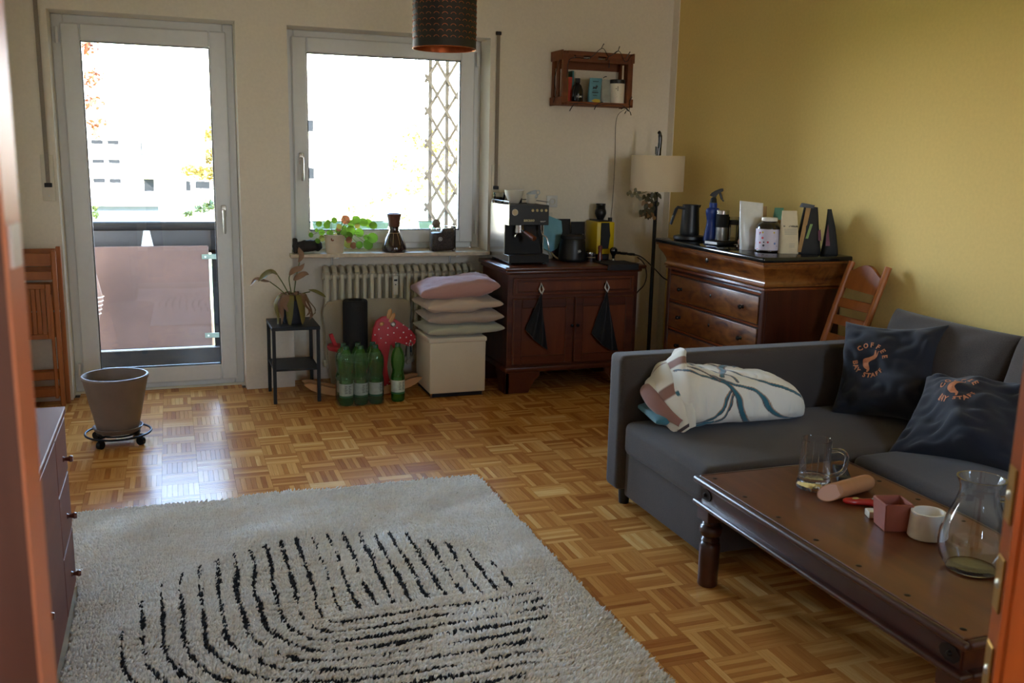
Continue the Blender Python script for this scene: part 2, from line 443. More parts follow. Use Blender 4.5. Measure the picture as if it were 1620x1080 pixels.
wn_ = MB(); wn_.box(-1.3, -.95, .60, .70, 0, CEIL).box(1.56, 2.45, .25, .70, 0, CEIL).box(2.75, XR+.2, .25, .70, 0, CEIL).box(2.45, 2.75, .25, .70, 0, 1.05).box(2.45, 2.75, .25, .70, 2.2, CEIL).box(-.95, 1.66, .60, .70, 2.10, CEIL)
struct('wall_near', wn_, 'wall_white', label='off white wall around the doorway to the hall')
struct('ceiling', MB().box(-1.3, 1.66, -2.4, 6.32, CEIL, CEIL+.12).box(1.66, XR+.2, .25, 6.32, CEIL, CEIL+.12), 'ceiling_white', label='plain white ceiling')
struct('wall_added_storeys', MB().box(-14, 1.66, -2.4, 6.32, CEIL+.13, 15).box(1.66, 16, .25, 6.32, CEIL+.13, 15), 'outer_render', label='unseen storeys above the room, added to keep sun off the balcony')  # unseen mass added above the room to block sun from the balcony
struct('wall_hall_left', MB().box(-1.3, -1.2, -2.4, .60, 0, CEIL), 'wall_white', label='off white hall wall on the left')
struct('wall_hall_right', MB().box(1.60, 1.66, -2.4, .25, 0, CEIL), 'wall_white', label='off white hall wall on the right')
wr = MB(); wr.box(-1.3, .08, -2.4, -2.3, 0, CEIL).box(.52, 1.66, -2.4, -2.3, 0, CEIL).box(.08, .52, -2.4, -2.3, 0, 1.25).box(.08, .52, -2.4, -2.3, 1.85, CEIL)
struct('wall_hall_back', wr, 'wall_white', label='hall wall with an unseen window opening added for fill light')  # hall opening added out of view to brighten the room from behind

def ring(x0, x1, z0, z1, wl, wr_, wb_, wt, y0, y1, bev=.006):
    mb = MB(); mb.box(x0, x0+wl, y0, y1, z0, z1, bev).box(x1-wr_, x1, y0, y1, z0, z1, bev)
    mb.box(x0+wl, x1-wr_, y0, y1, z0, z0+wb_, bev).box(x0+wl, x1-wr_, y0, y1, z1-wt, z1, bev); return mb
def glazing(name, label, x0, x1, z0, z1, fr, sash, gl, hx, hz, hinge_x):
    t = thing(name, label, None, ((x0+x1)/2, 6.2, z0)); t['kind'] = 'structure'
    ring(x0, x1, z0, z1, fr+.03, fr+.03, fr+.03, fr+.03, 6.225, 6.30).build('outer_frame', 'frame_white', t, ang=25)
    sx0, sx1, sz0, sz1 = sash; gx0, gx1, gz0, gz1 = gl
    s = ring(sx0, sx1, sz0, sz1, gx0-sx0, sx1-gx1, gz0-sz0, sz1-gz1, 6.20, 6.27, .008).build('sash', 'frame_white', t, ang=25)
    ring(gx0-.002, gx1+.002, gz0-.002, gz1+.002, .007, .007, .007, .007, 6.208, 6.235, .001).build('gasket', 'rubber_black', s)
    MB().box(gx0, gx1, 6.232, 6.238, gz0, gz1).build('pane', 'window_glass', t)
    h = MB(); h.box(hx-.016, hx+.016, 6.188, 6.20, hz-.04, hz+.035, .006, 2); h.cyl((hx, 6.19, hz), (hx, 6.150, hz), .010)
    h.tube(bez([(hx, 6.152, hz+.004), (hx, 6.146, hz-.02), (hx, 6.146, hz-.07), (hx, 6.149, hz-.14)], 5), [.011]*15+[.008], 10, flat=.8)
    h.build('handle', 'metal_satin', t, label='grey lever handle pointing down')
    for z in (z0+.14, z1-.12):
        MB().cyl((hinge_x, 6.195, z-.045), (hinge_x, 6.195, z+.045), .009, n=10).build('hinge', 'frame_white', t)
    return t
glazing('door_1', 'white framed glass balcony door with one full height pane', DX0, DX1, 0, DZ, .03, (-.553, .362, .032, 2.188), (-.45, .263, .135, 2.09), .312, 1.115, -.572)
MB().box(DX0, DX1, 6.17, 6.32, -.1, .001).build('threshold', 'wall_white', None, kind='structure', label='white threshold under the balcony door')
glazing('window_1', 'white framed single pane window above the radiator', WX0, WX1, WZ0, WZ1, .03, (.75, 1.945, .90, 2.19), (.842, 1.848, .988, 2.095), .797, 1.445, 1.965)
w2 = thing('added_fill_window', 'narrow unseen window added in the near wall for fill light', None, (2.60, .4, 1.05)); w2['kind'] = 'structure'  # window added out of view as fill light for the back wall
ring(2.45, 2.75, 1.05, 2.2, .03, .03, .05, .05, .28, .33).build('frame', 'frame_white', w2)
MB().box(2.47, 2.73, .302, .308, 1.09, 2.16).build('pane', 'window_glass', w2)
struct('sill_board', MB().box(.688, 1.988, 5.945, 6.235, .838, .862, .003), 'sill_stone', label='beige stone window sill board')
for x in (.98, 1.78):
    b_ = MB(); b_.box(x-.012, x+.012, 6.0, 6.20, .826, .838).tube([(x, 6.19, .83), (x, 6.19, .76)], .005, 6); b_.build('sill_bracket', 'metal_satin', None, kind='structure', label='metal bracket under the window sill, '+('left one' if x < 1.2 else 'right one'))

def strap(x, z0, z1, lab, plate):
    t = thing('shutter_strap', lab, 'strap', (x, 6.02, z0-.1), group='roller shutter straps')
    MB().box(x-.011, x+.011, 6.018, 6.022, z0, z1).build('webbing', 'strap_grey', t)
    if plate:
        p = MB().box(x-.034, x+.034, 6.021, 6.031, z0-.09, z0+.17, .004, 2).build('wall_plate', 'plate_cream', t)
        MB().box(x-.02, x+.02, 6.010, 6.022, z0-.012, z0+.012, .002).build('slot', 'rubber_black', p); MB().cyl((x, 6.022, z0-.06), (x, 6.018, z0-.06), .005, n=10).build('screw', 'metal_satin', p)
    else:
        p = MB().box(x-.018, x+.018, 6.012, 6.031, z1-.01, z1+.012, .003).build('top_guide', 'rubber_black', t); MB().box(x-.018, x+.018, 6.012, 6.031, z0-.012, z0+.01, .003).build('bottom_slot', 'rubber_black', t)
        MB().box(x-.03, x+.03, 6.024, 6.031, z0-.08, z0+.15, .003).build('wall_plate', 'plate_cream', t)
strap(-.650, 1.27, CEIL, 'grey roller shutter strap left of the balcony door with its cream wall plate', True)
strap(2.045, 1.28, 2.262, 'short grey roller shutter strap between the window and the wall crate', False)

sk = thing('wall_socket', 'white wall socket between the espresso machine and the coffee bags', 'socket', (2.452, 6.024, 1.15))
MB().box(2.412, 2.492, 6.018, 6.030, 1.15, 1.23, .004, 2).build('plate', 'white_paint', sk); MB().lathe([(.019, 0), (.021, .002), (.021, .004), (.018, .004), (.017, 0)], n=20, M=Matrix.Translation((2.452, 6.018, 1.19)) @ Matrix.Rotation(PI/2, 4, 'X')).build('insert', 'plate_cream', sk)
# doorway: two reddish door leaves at the sides of the view
wood('door_red', [(.3, '#4f322c'), (.5, '#5e3d35'), (.7, '#6a473e')], axis=2, scale=6, rough=.28, coat=.3)
wood('door_orange', [(.3, '#954318'), (.5, '#aa501b'), (.7, '#b85e22')], axis=2, scale=6, rough=.3, coat=.3)
plain('brass', '#b9975a', .35, 1.0, var=.1)
wood('edge_red', [(.3, '#c47a58'), (.7, '#d48a66')], axis=2, scale=6, rough=.35)
def leaf(name, label, loc, ang, wdt, sgn, face, edge):
    """a door leaf: local x runs from the free edge to the hinge side"""
    t = thing(name, label, None, loc, ang); t['kind'] = 'structure'
    MB().box(.004*sgn, wdt*sgn, 0, .04, .01, 2.06, .004).build('panel', face, t, local=True)
    MB().box(-.002*sgn, .004*sgn, .001, .039, .012, 2.058).build('edge_lipping', edge, t, local=True)
    return t
dl = leaf('door_2', 'narrow reddish brown folding door panel at the left edge of the view', (-.1087, .72, 0), math.radians(-7.5), .16, -1, 'door_red', 'edge_red')
MB().box(.0015, .004, .008, .03, 1.415, 1.445).build('latch_plate', 'white_paint', dl, local=True)
dr = leaf('door_3', 'orange brown folding door panel with brass plates on its edge at the right of the view', (.846, .72, 0), math.radians(-33), .34, 1, 'door_orange', 'door_orange')
for z in (1.145, 1.04, .935):
    p = MB().box(-.0045, -.002, .009, .033, z-.032, z+.032, .001).build('lock_plate', 'brass', dr, local=True)
    MB().lathe([(0, .003), (.004, .002), (.006, 0)], n=10, M=Matrix.Translation((-.0045, .021, z)) @ Matrix.Rotation(-PI/2, 4, 'Y')).build('screw', 'metal_satin', p, local=True)

# radiator in the niche under the window
rad = thing('radiator', 'cream column radiator in the niche under the window sill', 'radiator', (1.41, 6.12, .08))
nfin = 21; x0r, x1r = .90, 1.925
prof = []
me_sec = None
for k in range(nfin):
    x = x0r+(x1r-x0r)*(k+.5)/nfin
    if me_sec is None:
        mb = MB()
        for yy in (6.065, 6.145): mb.tube([(x, yy, .10), (x, yy, .74)], .0135, 10)
        mb.tube(bez([(x, 6.045, .722), (x, 6.075, .752), (x, 6.105, .755), (x, 6.135, .752), (x, 6.165, .722)], 3), .017, 10)
        mb.tube([(x, 6.045, .12), (x, 6.165, .12)], .017, 10)
        mb.cyl((x-.0235, 6.105, .70), (x+.0235, 6.105, .70), .024, n=14).cyl((x-.0235, 6.105, .125), (x+.0235, 6.105, .125), .024, n=14)
        so_ = mb.build('section', 'radiator_cream', rad); me_sec = so_; xs0 = x
    else:
        c = me_sec.copy(); COL.objects.link(c); c.parent = rad; c.location = (x-xs0, 0, 0)
plain('valve_gold', '#c9b98a', .4, .3)
v = MB(); v.cyl((1.925, 6.105, .70), (1.965, 6.105, .70), .010, n=12); v.build('pipe', 'metal_satin', rad)
v = MB().lathe([(0, 0), (.019, .002), (.021, .012), (.017, .018), (.021, .026), (.019, .038), (0, .04)], n=16, M=Matrix.Translation((1.945, 6.085, .70)) @ Matrix.Rotation(PI/2, 4, 'X') @ Matrix.Rotation(.5, 4, 'Y')); v.build('thermostat_valve', 'valve_gold', rad)
cm = MB().box(1.350, 1.385, 6.033, 6.046, .575, .70, .003).build('heat_meter', 'plate_cream', rad, label='small white heat cost meter with a display')
MB().box(1.357, 1.378, 6.031, 6.034, .668, .680).build('display', 'rubber_black', cm); MB().cyl((1.367, 6.034, .645), (1.367, 6.031, .645), .004, n=10).build('button', 'rubber_black', cm)
# ------------------------------------------------------------------ outside: balcony, houses, trees
plain('balcony_concrete', '#8d8880', .9, var=.1); plain('panel_pink', '#4a3937', .8, var=.08, vs=12); plain('rail_black', '#0c0d10', .6, var=.1, spec=.15)
plain('planter_slate', '#26292f', .8, var=.5, vs=220); plain('strap_green', '#53645f', .6); plain('soil', '#2e2119', 1, var=.4, vs=80, bmp=.6)
plain('lattice_wood', '#4d4640', .9, var=.2, vs=50); plain('planter_green', '#47624f', .6)
struct('balcony_floor', MB().box(-2.5, 4.5, 6.32, 7.62, -.22, -.10), 'balcony_concrete', label='grey balcony slab outside the door')
struct('balcony_added_shade_slab', MB().box(-4, 6, 6.32, 7.75, 2.62, 2.80), 'outer_render', label='unseen slab added over the balcony to cut light from overhead')  # unseen slab added to shade railing and rug from the upper sky
rl = thing('balcony_railing', 'balcony railing with pink panel and thick black handrail outside the door', 'railing', (-.6, 7.35, -.1))
MB().box(-1.6, .25, 7.30, 7.33, .04, .79, .006).build('panel', 'panel_pink', rl, label='faded pink railing panel')
MB().box(.33, 4.2, 7.30, 7.33, .04, .79, .006).build('panel', 'panel_pink', rl)
hr = MB().tube([(-1.8, 7.25, .94), (.47, 7.25, .94)], .033, 14).build('handrail', 'rail_black', rl)
MB().box(-1.8, 4.3, 7.27, 7.36, -.10, .03, .004).build('kick_board', 'rail_black', rl)
for x, zt in ((-1.7, .93), (.29, .93), (2.3, .78), (4.2, .78)): MB().box(x-.02, x+.02, 7.335, 7.36, -.1, zt).build('post', 'rail_black', rl)
for z in (.71, .12):
    s_ = MB().box(.20, .36, 7.285, 7.30, z-.018, z+.018, .002).build('strap', 'strap_green', rl)
    MB().cyl((.225, 7.285, z), (.225, 7.28, z), .007, n=10).build('bolt', 'metal_satin', s_)
MB().box(-.85, .36, 7.335, 7.57, .735, .755).build('planter_shelf', 'rail_black', rl); MB().box(1.0, 2.1, 7.335, 7.57, .81, .83).build('planter_shelf', 'rail_black', rl)
def planter(x0, x1, y0, z0, hgt, mat, lab, grp, flare=.03):
    t = thing('planter_box', lab, 'planter', ((x0+x1)/2, y0+.1, z0), group=grp)
    mb = MB(); yy = (y0, y0+.19)
    A = [(x0+flare, yy[0]+.02, z0), (x1-flare, yy[0]+.02, z0), (x1-flare, yy[1]-.02, z0), (x0+flare, yy[1]-.02, z0)]
    B = [(x0, yy[0], z0+hgt), (x1, yy[0], z0+hgt), (x1, yy[1], z0+hgt), (x0, yy[1], z0+hgt)]
    C = [(x0+.012, yy[0]+.012, z0+hgt), (x1-.012, yy[0]+.012, z0+hgt), (x1-.012, yy[1]-.012, z0+hgt), (x0+.012, yy[1]-.012, z0+hgt)]
    D = [(x0+.012, yy[0]+.012, z0+hgt-.03), (x1-.012, yy[0]+.012, z0+hgt-.03), (x1-.012, yy[1]-.012, z0+hgt-.03), (x0+.012, yy[1]-.012, z0+hgt-.03)]
    R = [[mb.bm.verts.new(p) for p in L] for L in (A, B, C)]
    mb.bm.faces.new(R[0][::-1])
    for U, W in zip(R, R[1:]):
        for i in range(4): mb.bm.faces.new((U[i], U[(i+1) % 4], W[(i+1) % 4], W[i]))
    d = [mb.bm.verts.new(p) for p in D]
    for i in range(4): mb.bm.faces.new((R[2][i], R[2][(i+1) % 4], d[(i+1) % 4], d[i]))
    mb.build('box', mat, t, ang=25)
    MB().poly(D).build('soil', 'soil', t)
    return t
planter(-.83, -.19, 7.37, .755, .165, 'planter_slate', 'slate grey planter hooked behind the handrail, left of the gap', 'planters behind the handrail')
planter(-.155, .335, 7.37, .755, .165, 'planter_slate', 'slate grey planter hooked behind the handrail, right of the gap', 'planters behind the handrail')
planter(1.02, 1.62, 7.37, .83, .12, 'planter_green', 'long green planter seen through the window behind the leafy plant', 'green planters outside the window')
planter(1.86, 2.02, 7.37, .83, .12, 'planter_green', 'short green planter seen through the window left of the lattice', 'green planters outside the window')
# lattice of crossed slats beyond the window
LY = 7.6
lat = thing('lattice', 'weathered wooden lattice of crossed slats beyond the right half of the window', 'lattice', (2.3, LY, -.1))
for x in (2.012, 2.153, 2.295, 2.44): MB().box(x-.014, x+.014, LY, LY+.02, -.1, 2.5).build('upright', 'lattice_wood', lat)
me1 = me2 = None
for k in range(-1, 10):
    zc = 2.08-.2555*k
    for sg in (1, -1):
        c_, s_ = math.cos(.98*sg), math.sin(.98*sg)
        p = MB().box(-.458, .458, 0, .007, -.0115, .0115, M=Matrix.Translation((2.2075, LY-.008 if sg > 0 else LY-.016, zc+sg*.356)) @ Matrix.Rotation(-1.012*sg, 4, 'Y')) if (me1 is None or me2 is None) else None
        if sg > 0:
            if me1 is None: me1 = p.build('slat', 'lattice_wood', lat); z1_ = zc
            else: q = me1.copy(); COL.objects.link(q); q.parent = lat; q.location = (0, 0, zc-z1_)
        else:
            if me2 is None: me2 = p.build('slat', 'lattice_wood', lat)
            else: q = me2.copy(); COL.objects.link(q); q.parent = lat; q.location = (0, 0, zc-z1_)
# folded parasol on the balcony, left
fabric('parasol_brown', '#8b6a5c', '#6f5449'); plain('parasol_white', '#d6ccc4', .8)
ps = thing('folded_parasol', 'folded brown and white parasol leaning by the balcony railing', 'parasol', (-.56, 7.1, -.1))
MB().lathe([(.0, 0), (.02, 0), (.022, .25), (.035, .3), (.06, .42), (.09, .55), (.06, .7), (.03, .82), (.012, .9), (0, .92)], (-.56, 7.1, -.1), 14).build('canopy', 'parasol_brown', ps)
for k in range(5):
    z = .44+.03*k; MB().lathe([(.068+.006*k, 0), (.074+.006*k, .004), (.07+.006*k, .010)], (-.56, 7.1, -.1+z), 14).build('stripe', 'parasol_white', ps)
# ground and houses
plain('lawn', '#8d9460', 1, var=.3, vs=2); plain('house_white', '#e8e4da', .9, var=.04); plain('house_cream', '#e2d8c2', .9, var=.05)
plain('house_pane', '#111316', .5, var=.2, vs=2, spec=.1); plain('garage_grey', '#30373f', .8, var=.1, vs=2); plain('trunk', '#4d3a2c', .9, var=.2)
struct('ground', MB().box(-160, 160, 8.5, 200, -4.4, -4.2), 'lawn', label='lawn between the houses')
K = 75/25
def house(name, lab, x0, x1, y, z0, z1, dep, wins, mat, ledge=()):
    t = thing(name, lab, 'building', ((x0+x1)/2, y, z0))
    MB().box(x0, x1, y, y+dep, z0, z1).build('wall', mat, t); MB().box(x0, x1, y-.4, y+dep, z1, z1+.5).build('roof', 'garage_grey', t)
    for (a, b, c, d) in wins:
        f = ring(a-.08, b+.08, c-.08, d+.08, .1, .1, .1, .1, y-.09, y+.02, .0).build('window', 'house_white', t)
        MB().box(a, b, y-.05, y-.03, c, d).build('pane', 'house_pane', f)
    for (a, b, z) in ledge: MB().box(a, b, y-.9, y, z, z+.12).build('ledge', mat, t)
    return t
wl = []
for zc, hh in ((1.57, .11), (1.12, .11), (.66, .12), (.29, .19)):
    for a, b in ((-1.72, -1.44), (-1.36, -1.09)): wl.append((a*K, b*K, CAM_H+(zc-CAM_H)*K-hh*K/2, CAM_H+(zc-CAM_H)*K+hh*K/2))
house('apartment_house', 'white apartment house across the lawn, left side of the door glass', -14, -2.62, 75, -4.2, 16, 12, wl, 'house_white', [(-5.3, -3.9, CAM_H+(.43-CAM_H)*K)])
wr2 = []
for (x, zc, hh, ww) in ((-.60, 1.45, .36, .05), (.37, 1.48, .28, .14), (.58, 1.48, .28, .14), (.44, .55, .26, .13), (.78, .58, .2, .36), (-.47, .55, .34, .25), (2.6, .9, .3, .3), (3.4, .9, .3, .3), (2.6, 2.1, .3, .3), (3.4, 2.1, .3, .3)):
    wr2.append(((x-ww/2)*K, (x+ww/2)*K, CAM_H+(zc-CAM_H)*K-hh*K/2, CAM_H+(zc-CAM_H)*K+hh*K/2))
house('apartment_house', 'pale apartment house across the lawn, right part with a small canopy ledge', -2.6, 16, 75.2, -4.2, 16, 12, wr2, 'house_cream', [(-.66*K, -.2*K, CAM_H+(.77-CAM_H)*K)])
gr = thing('garage', 'low grey flat roofed garage beyond the balcony handrail', 'garage', (-1.0*K*.5, 37, -4.2))
MB().box(-3.2, -.42, 37, 44, -4.2, -.62).build('wall', 'garage_grey', gr); MB().box(-3.4, -.30, 36.8, 44.2, -.62, -.42).build('roof', 'house_white', gr)
leafmat('leaf_orange', '#5c2810', '#7a4426', .3); leafmat('leaf_yellow', '#665418', '#887436', .3); leafmat('leaf_green', '#2c380e', '#465420', .3)
def tree(name, lab, base, trunk_h, blobs, mat, size, n, seed, grp='trees beyond the balcony'):
    t = thing(name, lab, 'tree', base, group=grp); g = np.random.default_rng(seed); bx, by, bz = base
    mb = MB().tube([(bx, by, bz), (bx+.1, by, bz+trunk_h*.5), (bx, by, bz+trunk_h)], [size*.9, size*.7, size*.3], 8)
    for (cx, cy_, cz, r) in blobs[:0]: mb.tube([(bx, by, bz+trunk_h*.7), ((bx+cx)/2, (by+cy_)/2, (bz+trunk_h+cz)/2), (cx, cy_, cz)], [size*.5, size*.3, size*.12], 6)
    mb.build('trunk', 'trunk', t)
    V = []
    for (cx, cy_, cz, r) in blobs:
        k = int(n*r*r); d = g.normal(size=(k, 3)); d /= np.linalg.norm(d, axis=1)[:, None]
        c = np.array([cx, cy_, cz])+d*(g.uniform(0, 1, (k, 1))**.5)*r*np.array([1, 1, .7])
        a = g.normal(size=(k, 3)); a /= np.linalg.norm(a, axis=1)[:, None]; b = np.cross(a, g.normal(size=(k, 3))); b /= np.linalg.norm(b, axis=1)[:, None]
        s = size*g.uniform(.5, 1.0, (k, 1))
        V.append(np.stack([c+a*s, c+b*s*.6, c-a*s, c-b*s*.6], 1))
    V = np.concatenate(V).reshape(-1, 3); F = np.arange(len(V)).reshape(-1, 4)
    npmesh('foliage', V, F, mat, t, smooth=False, kind='stuff')
S = 14/25
def q(px_x, px_z, y): return (px_x*y/25, y, CAM_H+(px_z-CAM_H)*y/25)
def bl(lst, y): return [(x*y/25, y+random.uniform(-.5, .5), CAM_H+(z-CAM_H)*y/25, r*y/25) for x, z, r in lst]
tree('maple_tree', 'autumn tree with orange leaves at the left of the balcony door glass', (-2.9, 24, -4.2), 8.5, bl([(-1.75, 3.7, .3), (-1.55, 3.75, .2), (-1.75, 3.0, .28), (-1.5, 3.1, .22), (-1.65, 2.5, .3), (-1.6, 2.0, .28), (-1.55, 1.75, .15), (-2.2, 3, .5), (-2.3, 2.2, .5), (-2.2, 3.9, .5)], 24), 'leaf_orange', .085, 900, 3)
tree('birch_tree', 'yellow leaved tree at the right side of the balcony door glass', (1.55, 30, -4.2), 6.2, bl([(.9, 1.75, .2), (1.1, 1.9, .25), (.75, 1.3, .22), (1.0, 1.3, .3), (.45, .95, .22), (.75, .9, .25), (1.05, .85, .28), (1.3, 1.6, .3), (1.4, 1.1, .3)], 30), 'leaf_yellow', .08, 2600, 4)
tree('shrub', 'green shrub behind the handrail at the right of the balcony door glass', (.75*.9, 22, -4.2), 3.0, bl([(.7, .0, .2), (.95, .05, .22), (.4, -.1, .15), (1.1, 0, .2)], 22), 'leaf_green', .05, 5000, 5)
tree('shrub', 'small green shrub by the garage at the left of the balcony door glass', (-1.5, 21, -4.2), 3.0, bl([(-1.72, .03, .1), (-1.7, -.1, .14)], 21), 'leaf_green', .05, 6000, 6)
tree('birch_tree', 'pale yellow tree seen through the window left of the lattice', (7.4, 28, -4.2), 5.0, bl([(6.2, 1.9, .45), (6.7, 1.6, .5), (5.9, 1.2, .45), (6.5, .9, .5), (7.2, 1.2, .5), (7.2, .6, .4), (6.2, .5, .4), (7.6, 1.8, .5)], 28), 'leaf_yellow', .10, 420, 7)
tree('birch_tree', 'thin pale yellow bush low in the middle of the window', (4.6, 20, -4.2), 3.0, bl([(4.9, .2, .35), (5.4, .35, .35), (4.4, -.1, .3), (5.1, -.3, .4), (5.8, -.2, .4)], 20), 'leaf_yellow', .06, 420, 8)
# ------------------------------------------------------------------ soft shapes
def softbox(mb, x0, x1, y0, y1, z0, z1, r, step=.03, crown=0., amp=0., seed=1, fs=6., M=None, sag=0.):
    nz = SN(seed, fs); dims = (x1-x0, y1-y0, z1-z0); ns = [max(4, int(d/step)) for d in dims]
    lo = np.array([x0, y0, z0]); hi = np.array([x1, y1, z1]); r = min(r, min(dims)*.499)
    def fill(ax, side):
        a, b = [k for k in range(3) if k != ax]
        def cs(k):   # denser near the rounded edges
            t = np.linspace(0, 1, ns[k]+1); d = dims[k]; e = np.array([0, .15, .35, .6])*r*1.6/d
            return np.unique(np.concatenate([t, e[e < .5], 1-e[e < .5]]))
        A, B = np.meshgrid(lo[a]+cs(a)*dims[a], lo[b]+cs(b)*dims[b], indexing='ij')
        P = np.zeros(A.shape+(3,)); P[..., a] = A; P[..., b] = B; P[..., ax] = hi[ax] if side else lo[ax]
        Q = np.clip(P, lo+r, hi-r); d = P-Q; L = np.linalg.norm(d, axis=-1, keepdims=True); P = Q+d/np.maximum(L, 1e-9)*r
        u = (P[..., 0]-(x0+x1)/2)/(dims[0]/2); v = (P[..., 1]-(y0+y1)/2)/(dims[1]/2)
        tz = (P[..., 2]-z0)/dims[2]
        P[..., 2] += crown*(1-np.clip(u*u, 0, 1))*(1-np.clip(v*v, 0, 1))*np.clip(tz, 0, 1)
        if amp: P = P+np.stack([nz(P), nz(P+3.7), nz(P+9.1)], -1)*amp*.6
        if M is not None: P = P @ np.array(M.to_3x3()).T+np.array(M.translation)
        mb.grid(P)
    for ax in range(3):
        for sd_ in (0, 1): fill(ax, sd_)
    bmesh.ops.remove_doubles(mb.bm, verts=mb.bm.verts, dist=1e-5)
    return mb
def pillow_fn(wd, ht, th, seed=1, amp=.006, pinch=.09, fold=0.0, fscale=9., power=.42):
    n1 = SN(seed, fscale, 2); n2 = SN(seed+50, fscale*2.6, 2, 10)
    def f(u, v, side, lift=0.):
        u = np.asarray(u, float); v = np.asarray(v, float)
        x = wd/2*u*(1-pinch*(1-v*v)); y = ht/2*v*(1-pinch*(1-u*u))
        e = np.clip((1-u*u)*(1-v*v), 0, 1)
        uv = np.stack([u, v], -1)*.45
        z = th/2*e**power*(1+fold*n1(uv+2.2)*.25)
        wr = (n1(uv)+.55*np.abs(n2(uv)))*amp*np.clip(e*6, 0, 1)
        return np.stack([x, y, side*(z+lift)+wr*side], -1)
    return f
def pillow_mb(f, n=44):
    t = np.sin(np.linspace(-PI/2, PI/2, n)); U, V = np.meshgrid(t, t, indexing='ij')
    mb = MB()
    for s in (1, -1): mb.grid(f(U, V, s))
    bmesh.ops.remove_doubles(mb.bm, verts=mb.bm.verts, dist=1e-5); return mb

# ------------------------------------------------------------------ corner sofa
fabric('sofa_grey', '#4c423b', '#352d28', scale=1100, bmp=.5, var_scale=5, sheen=.12); plain('leg_black', '#17171a', .5, var=0)
sofa = thing('corner_sofa', 'grey fabric corner sofa with a low arm at the far end', 'sofa', (2.55, 2.5, 0))
a = softbox(MB(), 1.765, 3.305, 3.50, 3.62, .075, .672, .025, .06).build('armrest', 'sofa_grey', sofa, ang=60)
softbox(MB(), 1.80, 2.50, 2.835, 3.497, .055, .285, .012, .08).build('chaise_base', 'sofa_grey', sofa, ang=60)
softbox(MB(), 1.782, 3.10, 2.825, 3.498, .245, .392, .035, .045, crown=.022, amp=.003, seed=3, fs=5).build('chaise_cushion', 'sofa_grey', sofa, ang=60)
softbox(MB(), 2.46, 3.11, 1.33, 2.83, .055, .265, .012, .1).build('seat_base', 'sofa_grey', sofa, ang=60)
for i, (y0, y1) in enumerate(((2.085, 2.818), (1.34, 2.08))):
    softbox(MB(), 2.415, 3.10, y0, y1, .262, .40, .035, .045, crown=.025, amp=.003, seed=5+i, fs=5).build('seat_cushion', 'sofa_grey', sofa, ang=60)
softbox(MB(), 3.105, 3.31, 1.33, 3.498, .055, .62, .02, .08).build('backrest', 'sofa_grey', sofa, ang=60)
softbox(MB(), 1.80+.65, 3.31, 1.20, 1.325, .075, .672, .025, .08).build('armrest', 'sofa_grey', sofa, ang=60)
for i, (yc, dz) in enumerate(((3.12, 0), (2.42, .0), (1.72, 0))):
    f = pillow_fn(.72, .52, .26, 20+i, .008, .03, power=.3)
    Mx = frame_M((3.12, yc, .58), Vector((0, -1, 0)), Vector((.22, 0, .975)), Vector((-.975, 0, .22)))
    pillow_mb(f, 36).xf(Mx).build('back_cushion', 'sofa_grey', sofa, ang=80)
for x, y in ((1.83, 3.55), (1.85, 2.9), (2.5, 1.4), (3.25, 3.55), (3.25, 1.26), (2.5, 1.26)):
    MB().cyl((x, y, 0), (x, y, .085), .022, .028, 16).build('leg', 'leg_black', sofa)

